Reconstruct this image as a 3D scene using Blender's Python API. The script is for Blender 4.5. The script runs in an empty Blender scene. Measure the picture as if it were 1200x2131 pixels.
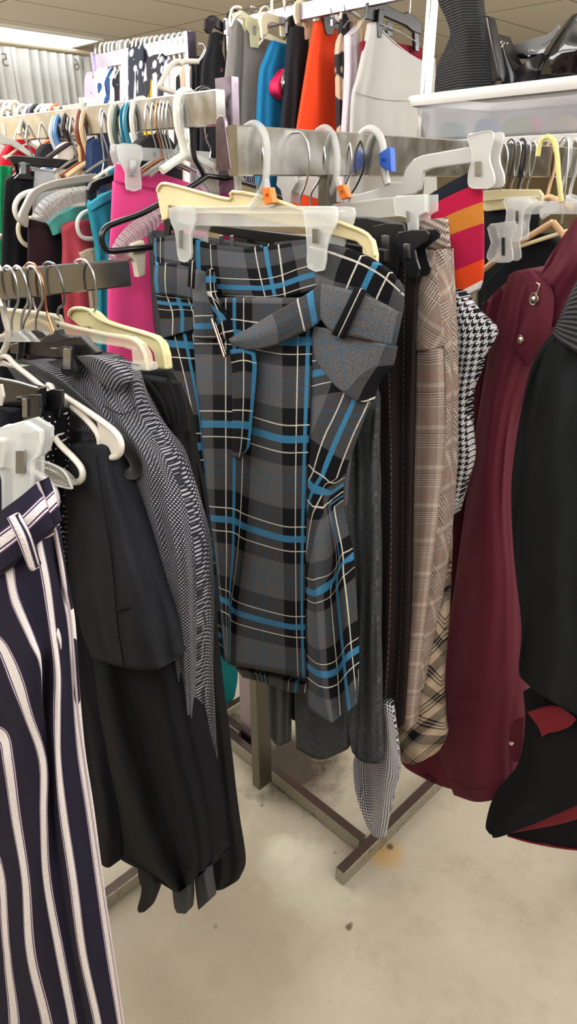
import bpy, bmesh, math, random
from mathutils import Vector, Matrix, noise
random.seed(7)
R = math.radians
W, H, F = 1200.0, 2131.0, 1420.0
TH = R(26.0)
CAM = Vector((0, 0, 1.6))
CT, ST = math.cos(TH), math.sin(TH)
RD = Vector((.70711, .70711, 0))      # the shop's two aisle directions
QD = Vector((.70711, -.70711, 0))
UP = Vector((0, 0, 1))
COL = bpy.context.scene.collection

def ray(x, y):
    a = (x - W / 2) / F; b = (y - H / 2) / F
    return Vector((a, CT - b * ST, -ST - b * CT))
def at(x, y, Y):
    r = ray(x, y); return CAM + r * (Y / r.y)
def gp(x, y, z=0.0):
    r = ray(x, y); return CAM + r * ((z - CAM.z) / r.z)

class Pl:
    """an upright plane in the shop through a point; calling it with a sight line gives the place on it"""
    def __init__(self, p, n): self.p = p; self.n = n.normalized()
    def __call__(self, x, y, off=0.0):
        r = ray(x, y); q = self.p + self.n * off
        return CAM + r * ((q - CAM).dot(self.n) / r.dot(self.n))
    def back(self, d): return Pl(self.p - self.n * d, self.n)
def QP(x, y, Y): return Pl(at(x, y, Y), -RD)
def RP(x, y, Y): return Pl(at(x, y, Y), QD)
def FP(x, y, Y, deg=0): return Pl(at(x, y, Y), Vector((math.sin(R(deg)), -math.cos(R(deg)), 0)))

# ---------------------------------------------------------------- objects
def tag(o, label, cat, group=None, kind=None):
    o['label'] = label; o['category'] = cat
    if group: o['group'] = group
    if kind: o['kind'] = kind
    return o
def thing(name, loc, label, cat, group=None):
    o = bpy.data.objects.new(name, None); COL.objects.link(o); o.location = loc
    o.empty_display_size = .05
    return tag(o, label, cat, group)
def root_of(p):
    while p.parent: p = p.parent
    return p
def link(name, verts, faces, mat, parent=None, uv=None, smooth=True, label=None):
    """a mesh from world-space points; a part keeps its thing's base as origin"""
    me = bpy.data.meshes.new(name)
    if parent is not None: org = Vector(root_of(parent).location)
    else:
        org = Vector((sum(v[0] for v in verts), sum(v[1] for v in verts), sum(v[2] for v in verts))) / len(verts)
        org.z = min(v[2] for v in verts)
    me.from_pydata([Vector(v) - org for v in verts], [], faces)
    if uv:
        l = me.uv_layers.new(name='UVMap')
        for lp in me.loops: l.data[lp.index].uv = uv[lp.vertex_index]
    if smooth: me.polygons.foreach_set('use_smooth', [True] * len(me.polygons))
    if mat: me.materials.append(mat)
    me.update()
    o = bpy.data.objects.new(name, me); COL.objects.link(o)
    if parent is not None: o.parent = parent
    else: o.location = org
    if label: o['label'] = label
    return o

class MB:
    def __init__(s): s.v = []; s.f = []; s.uv = []
    def add(s, vs, fs):
        b = len(s.v); s.v += [Vector(v) for v in vs]; s.f += [tuple(i + b for i in f) for f in fs]; return s
    def tube(s, pts, r, seg=8, closed=False):
        n = len(pts); pts = [Vector(p) for p in pts]
        rr = r if isinstance(r, (list, tuple)) else [r] * n
        rings = []; nrm = None
        for i in range(n):
            if closed: t = (pts[(i + 1) % n] - pts[i - 1])
            else: t = pts[min(i + 1, n - 1)] - pts[max(i - 1, 0)]
            if t.length < 1e-9: t = Vector((0, 0, 1))
            t.normalize()
            if nrm is None:
                nrm = t.cross(Vector((0, 0, 1)))
                if nrm.length < 1e-3: nrm = t.cross(Vector((1, 0, 0)))
            nrm = (nrm - t * nrm.dot(t)).normalized(); bn = t.cross(nrm)
            rings.append([pts[i] + (nrm * math.cos(a) + bn * math.sin(a)) * rr[i] for a in [2 * math.pi * k / seg for k in range(seg)]])
        vs = [p for rg in rings for p in rg]; fs = []
        m = n if closed else n - 1
        for i in range(m):
            a = i * seg; b = ((i + 1) % n) * seg
            for k in range(seg): fs.append((a + k, a + (k + 1) % seg, b + (k + 1) % seg, b + k))
        if not closed:
            fs.append(tuple(range(seg - 1, -1, -1))); fs.append(tuple((n - 1) * seg + k for k in range(seg)))
        return s.add(vs, fs)
    def bar(s, p0, p1, w, h, up=UP, bev=.002):
        p0 = Vector(p0); p1 = Vector(p1); t = (p1 - p0).normalized(); sd = t.cross(up).normalized(); u = sd.cross(t)
        a, b = w / 2, h / 2; c = min(bev, a * .5, b * .5)
        prof = [(-a + c, -b), (a - c, -b), (a, -b + c), (a, b - c), (a - c, b), (-a + c, b), (-a, b - c), (-a, -b + c)]
        vs = [p + sd * x + u * y for p in (p0, p1) for x, y in prof]
        fs = [(k, (k + 1) % 8, 8 + (k + 1) % 8, 8 + k) for k in range(8)] + [tuple(range(7, -1, -1)), tuple(range(8, 16))]
        return s.add(vs, fs)
    def slab(s, front, n, th):
        """a closed outline in space, thickened away from the eye"""
        k = len(front); vs = [Vector(p) for p in front] + [Vector(p) - n * th for p in front]
        fs = [tuple(range(k)), tuple(range(2 * k - 1, k - 1, -1))] + [(i, k + i, k + (i + 1) % k, (i + 1) % k) for i in range(k)]
        return s.add(vs, fs)
    def lathe(s, c, prof, seg=16, axis=UP):
        ax = axis.normalized(); u = ax.orthogonal().normalized(); w = ax.cross(u)
        vs = [Vector(c) + ax * z + (u * math.cos(a) + w * math.sin(a)) * r for r, z in prof for a in [2 * math.pi * k / seg for k in range(seg)]]
        fs = [(i * seg + k, i * seg + (k + 1) % seg, (i + 1) * seg + (k + 1) % seg, (i + 1) * seg + k) for i in range(len(prof) - 1) for k in range(seg)]
        return s.add(vs, fs)
    def build(s, name, mat, parent=None, smooth=False, bevel=0, label=None):
        o = link(name, s.v, s.f, mat, parent, None, smooth, label)
        bm = bmesh.new(); bm.from_mesh(o.data); bmesh.ops.recalc_face_normals(bm, faces=bm.faces); bm.to_mesh(o.data); bm.free()
        if bevel:
            md = o.modifiers.new('bevel', 'BEVEL'); md.width = bevel; md.segments = 2; md.limit_method = 'ANGLE'; md.angle_limit = R(40)
        if smooth:
            try: o.data.set_sharp_from_angle(angle=R(50))
            except Exception: pass
        return o

def hash_(s): return sum(ord(c) * (k + 1) for k, c in enumerate(s)) % 97
def cr(p0, p1, p2, p3, t):
    return .5 * ((2 * p1) + (-p0 + p2) * t + (2 * p0 - 5 * p1 + 4 * p2 - p3) * t * t + (-p0 + 3 * p1 - 3 * p2 + p3) * t ** 3)
def spl(a, t):
    """spline through a list of numbers or tuples at t in 0..1"""
    n = len(a) - 1
    if n == 0: return a[0]
    x = min(max(t, 0), 1) * n; i = min(int(x), n - 1); f = x - i
    def g(j, k):
        if j < 0: return 2 * a[0][k] - a[1][k]
        if j > n: return 2 * a[n][k] - a[n - 1][k]
        return a[j][k]
    return tuple(cr(g(i - 1, k), g(i, k), g(i + 1, k), g(i + 2, k), f) for k in range(len(a[0])))
def curve(pts, n=6, closed=False):
    out = []
    if closed:
        m = len(pts)
        for i in range(m):
            q = [pts[(i + k) % m] for k in (-1, 0, 1, 2)]
            for j in range(n): out.append(tuple(cr(q[0][k], q[1][k], q[2][k], q[3][k], j / n) for k in range(len(pts[0]))))
        return out
    m = (len(pts) - 1) * n
    return [spl(pts, i / m) for i in range(m + 1)]

def hook(name, pl, pts, r, mat, parent, n=5, seg=8, off=0, closed=False, label=None):
    """a round rod along sight points on a plane (points may carry their own distance off it)"""
    c = curve(pts, n, closed)
    return MB().tube([pl(p[0], p[1], (p[2] if len(p) > 2 else 0) + off) for p in c], r, seg, closed).build(name, mat, parent, True, label=label)
def plate(name, pl, pts, th, mat, parent, off=0, n=0, bevel=.0008, rim=0, rimmat=None, label=None):
    c = curve(pts, n, True) if n else pts
    fr = [pl(p[0], p[1], off) for p in c]
    b = MB().slab(fr, pl.n, th)
    if rim: b.tube([p - pl.n * th * .5 for p in fr], rim, 6, True)
    return b.build(name, mat, parent, bool(n), bevel, label)

def sheet(name, pl, rows, mat, parent=None, th=.02, nu=28, nv=36, folds=(), U=None, V=None, u0=0, v0=0, solid=0, edge=.15, label=None, closed=True, wob=0, seed=0, planar=False, wrk=None):
    """cloth over control rows of (x, y[, off]); U, V give cloth coordinates per column/row or per point, else metres"""
    rs = [[(p[0], p[1], p[2] if len(p) > 2 else 0.0) for p in r] for r in rows]
    m = max(len(r) for r in rs)
    rs = [r if len(r) == m else [spl(r, k / (m - 1)) for k in range(m)] for r in rs]
    nr = len(rs); rnd = random.Random(seed + 11)
    w = [(rnd.uniform(2, 5), rnd.uniform(1, 4), rnd.uniform(0, 6)) for _ in range(4)]
    def grid(A, t, s):
        rows_ = [spl([(x,) for x in r], t) for r in A]; return spl(rows_, s)[0]
    front = []; uvs = []; back = []
    if wrk is None: wrk = .0035 if th >= .03 else (.0014 if th >= .012 else 0)
    hd = UP.cross(pl.n); sd_ = Vector((hash_(name) + seed, len(bpy.data.objects) * 1.7, 0))
    for j in range(nv + 1):
        s = j / nv
        for i in range(nu + 1):
            t = i / nu
            x, y, off = spl([spl(r, t) for r in rs], s)
            d = 0
            for f in folds:
                a, cyc, ph = f[:3]; dr = f[3] if len(f) > 3 else 0; pw = f[4] if len(f) > 4 else .5
                d += a * math.sin(2 * math.pi * (cyc * t + ph + dr * s)) * (max(s, 1e-4) ** pw)
            if wob:
                for a, b, c in w: d += wob * .5 * math.sin(a * 6.28 * t + c + b * s * 4) * math.sin(b * 5 * s + c * 2)
            if wrk:
                q = pl(x, y, off); a_ = q.dot(hd)
                d += wrk * (noise.noise(Vector((a_ * 24, q.z * 4.5, 0)) + sd_) + .55 * noise.noise(Vector((a_ * 30 + q.z * 16, q.z * 13, 5)) + sd_)) * min(1, 4 * t, 4 * (1 - t) + .15)
            p = pl(x, y, off + d); front.append(p)
            pr = edge + (1 - edge) * max(math.sin(math.pi * t), 0) ** .55
            back.append(p - pl.n * (th * pr + max(d, 0) * .6))
    n1 = nu + 1
    # cloth coordinates
    def linr(a, t):
        n_ = len(a) - 1; x = t * n_; i_ = min(int(x), n_ - 1); return a[i_] + (a[i_ + 1] - a[i_]) * (x - i_)
    midw = sum((front[(nv // 2) * n1 + i + 1] - front[(nv // 2) * n1 + i]).length for i in range(nu))
    cum = [0]; jm = nv // 2
    for i in range(nu): cum.append(cum[-1] + (front[jm * n1 + i + 1] - front[jm * n1 + i]).length)
    vl = [0]
    for j in range(nv): vl.append(vl[-1] + (front[(j + 1) * n1 + nu // 2] - front[j * n1 + nu // 2]).length)
    for j in range(nv + 1):
        s = j / nv
        for i in range(n1):
            t = i / nu
            if U is None: u = u0 + cum[i]
            elif isinstance(U[0], (list, tuple)): u = linr([linr(r, t) for r in U], s)
            else: u = linr(U, t)
            if V is None: v = v0 + vl[j]
            elif isinstance(V[0], (list, tuple)): v = linr([linr(r, t) for r in V], s)
            else: v = linr(V, s)
            if planar:
                if i == 0:
                    ru = [0]
                    for k in range(nu): ru.append(ru[-1] + (front[j * n1 + k + 1] - front[j * n1 + k]).length)
                u, v = ru[i] - ru[nu // 2], vl[j]
            uvs.append((u, v))
    vs = list(front); fs = []; uv = list(uvs)
    for j in range(nv):
        for i in range(nu):
            a = j * n1 + i; fs.append((a, a + n1, a + n1 + 1, a + 1))
    if closed:
        b0 = len(vs); vs += back; uv += uvs
        for j in range(nv):
            for i in range(nu):
                a = b0 + j * n1 + i; fs.append((a, a + 1, a + n1 + 1, a + n1))
            for i, flip in ((0, False), (nu, True)):
                a = j * n1 + i; b = b0 + a
                fs.append((a, b, b + n1, a + n1) if not flip else (a, a + n1, b + n1, b))
        for i in range(nu):          # the hem is closed, the waist stays open
            a = nv * n1 + i; b = b0 + a; fs.append((a, b, b + 1, a + 1))
            a = i; b = b0 + i; fs.append((a, a + 1, b + 1, b))
    return link(name, vs, fs, mat, parent, uv, True, label)

# ---------------------------------------------------------------- materials
def lin(c):
    if isinstance(c, str): c = [int(c[i:i + 2], 16) / 255 for i in (0, 2, 4)]
    return tuple(x / 12.92 if x <= .04045 else ((x + .055) / 1.055) ** 2.4 for x in c[:3])
class N:
    def __init__(s, name):
        s.m = bpy.data.materials.new(name); s.m.use_nodes = True; s.t = s.m.node_tree; s.t.nodes.clear()
        s.out = s.n('ShaderNodeOutputMaterial')
    def n(s, typ, ins=None, **kw):
        d = s.t.nodes.new(typ)
        for k, v in kw.items(): setattr(d, k, v)
        for k, v in (ins or {}).items(): s.put(d.inputs[k], v)
        return d
    def put(s, sock, v):
        if hasattr(v, 'is_output') or isinstance(v, bpy.types.NodeSocket): s.t.links.new(v, sock)
        else:
            if isinstance(v, (tuple, list)) and len(v) == 3 and len(sock.default_value) == 4: v = (*v, 1)
            sock.default_value = v
    def math(s, op, a, b=0, c=0):
        d = s.n('ShaderNodeMath', operation=op)
        s.put(d.inputs[0], a); s.put(d.inputs[1], b); s.put(d.inputs[2], c); return d.outputs[0]
    def mix(s, f, a, b, mode='MIX'):
        d = s.n('ShaderNodeMix', data_type='RGBA', blend_type=mode)
        s.put(d.inputs[0], f); s.put(d.inputs[6], a); s.put(d.inputs[7], b); return d.outputs[2]
    def uv(s):
        d = s.n('ShaderNodeUVMap'); d.uv_map = 'UVMap'; sp = s.n('ShaderNodeSeparateXYZ', {0: d.outputs[0]}); return d.outputs[0], sp.outputs[0], sp.outputs[1]
    def obj(s): return s.n('ShaderNodeTexCoord').outputs['Object']
    def noise(s, vec, scale, detail=3, rough=.6):
        d = s.n('ShaderNodeTexNoise', {'Vector': vec, 'Scale': scale, 'Detail': detail, 'Roughness': rough}); return d.outputs[0]
    def map(s, v, a, b, c, d_):
        d = s.n('ShaderNodeMapRange', {0: v, 1: a, 2: b, 3: c, 4: d_}); return d.outputs[0]
    def ramp(s, f, stops, interp='CONSTANT'):
        d = s.n('ShaderNodeValToRGB', {0: f}); r = d.color_ramp; r.interpolation = interp
        while len(r.elements) > 1: r.elements.remove(r.elements[-1])
        for k, (p, c) in enumerate(stops):
            e = r.elements[0] if k == 0 else r.elements.new(p)
            e.position = p; e.color = c if len(c) == 4 else (*c, 1)
        return d.outputs[0], d.outputs[1]
    def bump(s, h, strength=.3, dist=.002):
        return s.n('ShaderNodeBump', {'Height': h, 'Strength': strength, 'Distance': dist}).outputs[0]
    def bsdf(s, **kw):
        d = s.n('ShaderNodeBsdfPrincipled')
        for k, v in kw.items(): s.put(d.inputs[k.replace('_', ' ')], v)
        s.t.links.new(d.outputs[0], s.out.inputs[0]); return s.m
    def vmap(s, vec, scale):
        d = s.n('ShaderNodeMapping', {'Vector': vec}); d.inputs['Scale'].default_value = scale; return d.outputs[0]

MC = {}
def cached(f):
    def g(*a, **k):
        key = (f.__name__, a, tuple(sorted(k.items())))
        if key not in MC: MC[key] = f(*a, **k)
        return MC[key]
    return g
@cached
def cloth(c, rough=.92, spec=.15, weave=500, var=.25, sheen=0.0, bump=.25, nap=0):
    g = N('cloth_' + c); col = lin(c); o = g.obj()
    a = g.noise(o, weave, 2); b = g.noise(o, 14, 3)
    f = g.math('ADD', g.math('MULTIPLY', g.math('SUBTRACT', a, .5), var * 2.2), g.math('MULTIPLY', g.math('SUBTRACT', b, .5), var * .6))
    k = g.math('ADD', 1.0, f)
    colr = g.mix(1.0, col, g.n('ShaderNodeCombineColor', {0: k, 1: k, 2: k}).outputs[0], 'MULTIPLY')
    h = g.math('ADD', a, g.math('MULTIPLY', b, nap))
    return g.bsdf(Base_Color=colr, Roughness=rough, Specular_IOR_Level=spec, Sheen_Weight=sheen, Normal=g.bump(h, bump, .0012))
@cached
def plastic(c, alpha=1.0, rough=.35, spec=.5, trans=0.0):
    g = N('plastic_' + c)
    return g.bsdf(Base_Color=lin(c), Roughness=rough, Specular_IOR_Level=spec, Alpha=alpha, Transmission_Weight=trans)
@cached
def metal(c, rough=.2, grime=.1):
    g = N('metal_' + c); a = g.noise(g.obj(), 30, 4)
    return g.bsdf(Base_Color=lin(c), Metallic=1.0, Roughness=g.map(a, .3, .7, rough, rough + grime))
def finish_cloth(g, col, u, v, weave=900, bump=.25, rough=.92, spec=.12):
    vec = g.n('ShaderNodeCombineXYZ', {0: u, 1: v}).outputs[0]
    a = g.noise(vec, weave, 2)
    k = g.map(a, .3, .7, .58, 1.42)
    col = g.mix(1.0, col, g.n('ShaderNodeCombineColor', {0: k, 1: k, 2: k}).outputs[0], 'MULTIPLY')
    return g.bsdf(Base_Color=col, Roughness=rough, Specular_IOR_Level=spec, Normal=g.bump(a, bump, .0012))
def tartan(name, warp, weft, pu=1.0, pv=1.0, weave=130, diag=0.0, soft=False):
    """warp, weft: stops (position, hex, line strength) over one repeat"""
    g = N(name); uvv, u, v = g.uv()
    if diag:
        c, s_ = math.cos(diag), math.sin(diag)
        u, v = g.math('ADD', g.math('MULTIPLY', u, c), g.math('MULTIPLY', v, s_)), g.math('SUBTRACT', g.math('MULTIPLY', v, c), g.math('MULTIPLY', u, s_))
    fu = g.math('FRACT', g.math('DIVIDE', u, pu)); fv = g.math('FRACT', g.math('DIVIDE', v, pv))
    st = lambda L: [(p, (*lin(c), a)) for p, c, a in L]
    ca, aa = g.ramp(fu, st(warp)); cb, ab = g.ramp(fv, st(weft))
    col = g.mix(.5, ca, cb); col = g.mix(aa, col, ca); col = g.mix(ab, col, cb)
    return finish_cloth(g, col, u, v, weave)
# ================================================================ camera, light, setting
sc = bpy.context.scene
cd = bpy.data.cameras.new('camera'); cam = bpy.data.objects.new('camera', cd); COL.objects.link(cam)
cam.location = CAM; cam.rotation_euler = (R(90) - TH, 0, 0)
cd.sensor_fit = 'VERTICAL'; cd.sensor_height = 36; cd.sensor_width = 36 * W / H; cd.lens = F / H * 36; cd.clip_start = .02
sc.camera = cam
vs_ = sc.view_settings; vs_.view_transform = 'Standard'; vs_.look = 'None'; vs_.gamma = 1; vs_.use_curve_mapping = False
vs_.exposure = -0.27
wd = bpy.data.worlds.new('world'); sc.world = wd; wd.use_nodes = True
wd.node_tree.nodes['Background'].inputs[0].default_value = (.9, .93, 1, 1); wd.node_tree.nodes['Background'].inputs[1].default_value = .12
try:
    sc.cycles.max_bounces = 10; sc.cycles.transparent_max_bounces = 24; sc.cycles.caustics_reflective = False; sc.cycles.caustics_refractive = False
except Exception: pass

CEIL = 2.6
def struct(o): o['kind'] = 'structure'; return o
# --- floor: painted concrete, worn and stained
g = N('floor_paint'); o_ = g.obj()
n1 = g.noise(o_, 1.6, 5, .65); n2 = g.noise(o_, 9, 6, .7); n3 = g.noise(o_, 60, 3)
base = g.mix(g.map(n1, .3, .7, 0, 1), lin('9d9484'), lin('b0a694'))
base = g.mix(g.map(n2, .5, .75, 0, .5), base, lin('8b7c66'))
spk = g.n('ShaderNodeTexVoronoi', {'Vector': o_, 'Scale': 9.0}); chip = g.map(g.math('ADD', spk.outputs[0], g.math('MULTIPLY', n3, .06)), .07, .095, .7, 0)
base = g.mix(chip, base, lin('5d5143'))
ck = g.n('ShaderNodeTexVoronoi', {'Vector': g.vmap(o_, (.7, .7, .7)), 'Scale': 1.2}, feature='DISTANCE_TO_EDGE')
crack = g.math('MULTIPLY', g.map(g.math('ADD', ck.outputs[0], g.math('MULTIPLY', n2, .03)), .010, .014, .3, 0), g.map(n1, .45, .6, 0, 1))
base = g.mix(crack, base, lin('6a5b4a'))
def stain(px, py, rad, col, amt, base):
    p = gp(px, py)
    d = g.n('ShaderNodeVectorMath', {0: o_, 1: tuple(p)}, operation='DISTANCE').outputs[1]
    d = g.math('ADD', d, g.math('MULTIPLY', g.math('SUBTRACT', n2, .5), rad * 1.6))
    return g.mix(g.map(d, rad * .5, rad * 1.1, amt, 0), base, lin(col))
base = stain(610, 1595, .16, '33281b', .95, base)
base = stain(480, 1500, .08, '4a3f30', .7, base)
base = stain(800, 1775, .05, 'b08f58', .8, base)
base = stain(810, 1762, .012, '2b241c', .8, base)
base = stain(590, 1770, .05, 'c9c6b2', .6, base)
base = stain(420, 1990, .3, '80735f', .5, base)
base = stain(660, 1835, .12, 'b9b6a2', .6, base)
base = stain(725, 1930, .010, '4a3b25', .9, base)
base = stain(600, 1790, .08, 'c2bfae', .45, base)
g.bsdf(Base_Color=base, Roughness=g.map(n2, .3, .7, .45, .7), Specular_IOR_Level=.35, Normal=g.bump(g.math('ADD', n2, g.math('MULTIPLY', n3, .4)), .35, .004))
M_FLOOR = g.m
def quad(name, pts, m): 
    o = link(name, pts, [(0, 1, 2, 3)], m, None, None, False); return struct(o)
EX = 5.0
def sq(z): return [Vector((0, 1.5, z)) + RD * a + QD * b for a, b in ((-6, -6.5), (-6, 8), (12.1, 8), (12.1, -6.5))]
o = quad('floor', sq(0), M_FLOOR)
# object coordinates run from the origin of the object; keep the floor's at the world's
def recentre(o):
    o.data.transform(Matrix.Translation(o.location)); o.location = (0, 0, 0)
recentre(o)
# --- ceiling tiles on the shop's grid
g = N('ceiling_tile'); o_ = g.obj()
rot = g.n('ShaderNodeMapping', {'Vector': o_}); rot.inputs['Rotation'].default_value = (0, 0, R(-45))
br = g.n('ShaderNodeTexBrick', {'Vector': rot.outputs[0], 'Color1': (*lin('f0ebe2'), 1), 'Color2': (*lin('ece7dd'), 1), 'Mortar': (*lin('a0978a'), 1), 'Scale': 1.0, 'Mortar Size': .008, 'Brick Width': 1.22, 'Row Height': .61}, offset=0.0)
nz = g.noise(o_, 140, 2); nb = g.noise(o_, 2, 3)
c_ = g.mix(g.map(nz, .6, .75, 0, .25), br.outputs[0], lin('d0c8ba'))
g.bsdf(Base_Color=c_, Roughness=.95, Normal=g.bump(nz, .2, .002))
o = quad('ceiling', list(reversed(sq(CEIL))), g.m); recentre(o)
# --- walls
g = N('wall_paint'); nz = g.noise(g.obj(), 6, 4)
g.bsdf(Base_Color=g.mix(nz, lin('cbb994'), lin('d6c6a4')), Roughness=.9); M_WALL = g.m
def wall(name, p, q, z0=0, z1=CEIL, m=None, th=.1, inward=1):
    p = Vector(p); q = Vector(q); d = (q - p).normalized(); n = Vector((-d.y, d.x, 0)) * inward * th
    vs = [Vector((a.x, a.y, z)) for z in (z0, z1) for a in (p, q, q + n, p + n)]
    o = link(name, vs, [(0, 3, 2, 1), (4, 5, 6, 7), (0, 1, 5, 4), (1, 2, 6, 5), (2, 3, 7, 6), (3, 0, 4, 7)], m or M_WALL, None, None, False)
    return struct(o)
wp = gp(100, 97, CEIL); WPD = (wp - Vector((0, 1.5, 0))).dot(-QD)       # how far the fitting-room wall stands along -QD
C0 = Vector((0, 1.5, 0))
K = lambda a, b, z=0: C0 + RD * a - QD * b + UP * z
wall('wall_fitting_room', K(-5.9, WPD), K(12, WPD))
wall('wall_far', K(12, WPD), K(12, -6.4))
wall('wall_street', K(12, -6.4), K(-5.9, -6.4))
wall('wall_rear', K(-5.9, -6.4), K(-5.9, WPD))

# --- ceiling lights
M_GLOW = None
def glow(s, c=(1, .985, .965)):
    g = N('light_diffuser'); e = g.n('ShaderNodeEmission', {0: (*c, 1), 1: s}); g.t.links.new(e.outputs[0], g.out.inputs[0]); return g.m
M_GLOW = glow(7.0); M_SIDE = glow(19.0)
M_FRAME = plastic('d8d4c8', rough=.5)
def ceiling_light(c, label, drop=.24, m=None):
    """a 4 ft troffer set in the tile grid, long side along the aisle"""
    c = Vector(c); c.z = CEIL
    m = m or M_GLOW
    t = thing('ceiling_light', c, label, 'ceiling light', 'fluorescent ceiling lights')
    L, Wd = 1.18, .57
    b = MB()
    for s in (-1, 1):
        b.bar(c + RD * s * L / 2 - QD * Wd / 2 - UP * .008, c + RD * s * L / 2 + QD * Wd / 2 - UP * .008, .03, .02)
        b.bar(c + QD * s * Wd / 2 - RD * L / 2 - UP * .008, c + QD * s * Wd / 2 + RD * L / 2 - UP * .008, .03, .02)
    b.build('frame', M_FRAME, t)
    q = [c + RD * x * L / 2 + QD * y * Wd / 2 - UP * .012 for x, y in ((-1, -1), (-1, 1), (1, 1), (1, -1))]
    MB().slab([p - UP * drop for p in q], -UP, .004).build('diffuser', m, t)
    if drop > .01:      # glowing skirt added to the unseen fixtures, fill for the tiles and garments
        sb = MB(); q2 = [p + UP * .01 for p in q]; k = 4
        sb.add([p - UP * drop for p in q] + q2, [(i, (i + 1) % k, k + (i + 1) % k, k + i) for i in range(k)]); sb.build('added_side_glow', M_SIDE, t)
LC = gp(60, 74, CEIL)      # the one the picture shows
ceiling_light(LC - RD * .12 , 'bright fluorescent panel in the ceiling before the white numbered curtains', .002, glow(3.0))
for x, y in ((-.6, -.9), (.95, -.35), (-1.75, .35), (-.9, 2.1), (2.3, -1.3), (1.75, 1.75), (-2.9, 2.2), (-2.1, 3.4), (4.0, 1.2), (4.4, -.2), (-4.3, 3.4), (4.4, 4.2), (3.6, 2.8)):  # unseen panels, added to light the garment fronts and brighten the ceiling
    ceiling_light((x, y, CEIL), 'added fill light panel in the shop ceiling beyond the frame')
# ================================================================ clothes racks
CHROME = metal('c9c9c8', .14, .12); STEEL = metal('726e64', .28, .15); DARKCHROME = metal('8a8a8c', .12, .1); WIRE = metal('b9bcc0', .2, .08)
g = N('worn_chrome'); n = g.noise(g.obj(), 22, 6, .75); n2 = g.noise(g.obj(), 90, 3)
f = g.map(n, .56, .66, 0, 1)
tz = g.map(g.n('ShaderNodeSeparateXYZ', {0: g.n('ShaderNodeNewGeometry').outputs['True Normal']}).outputs[2], .6, .9, 0, 1); f = g.math('MAXIMUM', f, g.math('MULTIPLY', tz, g.map(n2, .35, .6, .3, .9)))
g.bsdf(Base_Color=g.mix(f, g.mix(tz, lin('a3a191'), lin('4e443c')), lin('3d2d26')), Metallic=g.map(f, 0, 1, .75, .3), Roughness=g.map(n2, .3, .7, .25, .6)); WORN = g.m
g = N('worn_tube'); n = g.noise(g.obj(), 16, 6, .75)
g.bsdf(Base_Color=g.mix(g.map(n, .42, .6, 0, 1), lin('6b6a5e'), lin('3a2c24')), Metallic=.75, Roughness=.42); WORNTOP = g.m

def along(p, d, px):
    """the place on the line p + d*k that shows at column px"""
    # solve for the ray column
    a = (px - W / 2) / F
    # point = p + d k ; depth along the lens axis = (y*CT - (z-h)*ST)
    def col(k):
        q = p + d * k - CAM; dep = q.y * CT - q.z * ST
        return q.x / dep - a
    lo, hi = -4.0, 6.0
    k = 0
    for _ in range(60):
        c0 = col(k); c1 = col(k + 1e-4); g_ = (c1 - c0) / 1e-4
        if abs(g_) < 1e-9: break
        k -= c0 / g_; k = max(lo, min(hi, k))
    return p + d * k

# ---- the middle rack
C_R0 = at(484, 314, 1.13)                       # near end of its hanging rail
mid = thing('clothes_rack', Vector((C_R0.x, C_R0.y, 0)), 'floor rack of scuffed chrome tube carrying the blue plaid skirt', 'clothes rack')
b = MB(); b.bar(C_R0 + RD * .0, C_R0 + RD * 2.1, .022, .066)
b.build('hanging_rail', CHROME, mid, bevel=0)
ep = Pl(C_R0 - RD * .001, -RD)
plate('end_plate', ep, [(449, 356), (448, 262), (450, 248), (456, 240), (464, 242), (467, 252), (468, 262), (480, 352)], .006, metal('7c6f78', .22, .1), mid)
# base on the floor
A = gp(565, 1655); B = gp(760, 1772); Cn = gp(706, 1838); 
foot0 = Cn; 
b = MB(); b.bar(foot0 + UP * .026, foot0 + RD * 1.5 + UP * .026, .028, .045); b.build('foot_bar', WORN, mid)
sp = gp(752, 1770) + UP * .026
b = MB(); b.bar(sp, sp - QD * 1.15, .028, .044); b.build('base_bar', WORN, mid)
up0 = gp(546, 1652)
b = MB(); b.bar(up0 + UP * .045, up0 + UP * 1.5, .03, .05, up=RD); b.build('upright', STEEL, mid)
b = MB(); b.bar(gp(440, 1500, .05) , gp(440, 1500, .05) + RD * .9, .025, .03); b.build('foot_bar', WORN, mid)
arm0 = up0 + UP * 1.5; ra = C_R0 + RD * ((arm0 - C_R0).dot(RD)); ra.z = 1.5
b = MB(); b.bar(arm0, ra, .024, .024); b.bar(ra - UP * .012, Vector((ra.x, ra.y, C_R0.z - .03)), .024, .024, up=RD); b.build('arm', STEEL, mid)

# ---- the near rack whose rail ends beside the pink skirt
L_R0 = at(263, 567, 1.10)
near = thing('clothes_rack', Vector((L_R0.x, L_R0.y, 0)), 'near chrome rack whose bare rail end points at the pink skirt', 'clothes rack')
b = MB(); b.bar(L_R0 - RD * 1.3, L_R0, .02, .0385); b.build('hanging_rail', DARKCHROME, near, bevel=0)
lf = gp(248, 1862)
b = MB(); b.bar(lf - RD * .6 + UP * .022, lf + RD * .12 + UP * .022, .028, .04); b.build('foot_bar', WORN, near)
lu = lf - RD * .35 - QD * .16
b = MB(); b.bar(lf - RD * .35 + UP * .02, lu + UP * .02, .028, .036); b.build('base_bar', WORN, near)
b = MB(); b.bar(lu, lu + UP * (L_R0.z - .03), .03, .05, up=RD); b.build('upright', STEEL, near)
b = MB(); p = L_R0 - RD * .45; b.bar(Vector((lu.x, lu.y, L_R0.z - .03)), p - UP * .03, .03, .024); b.build('arm', STEEL, near)

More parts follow.
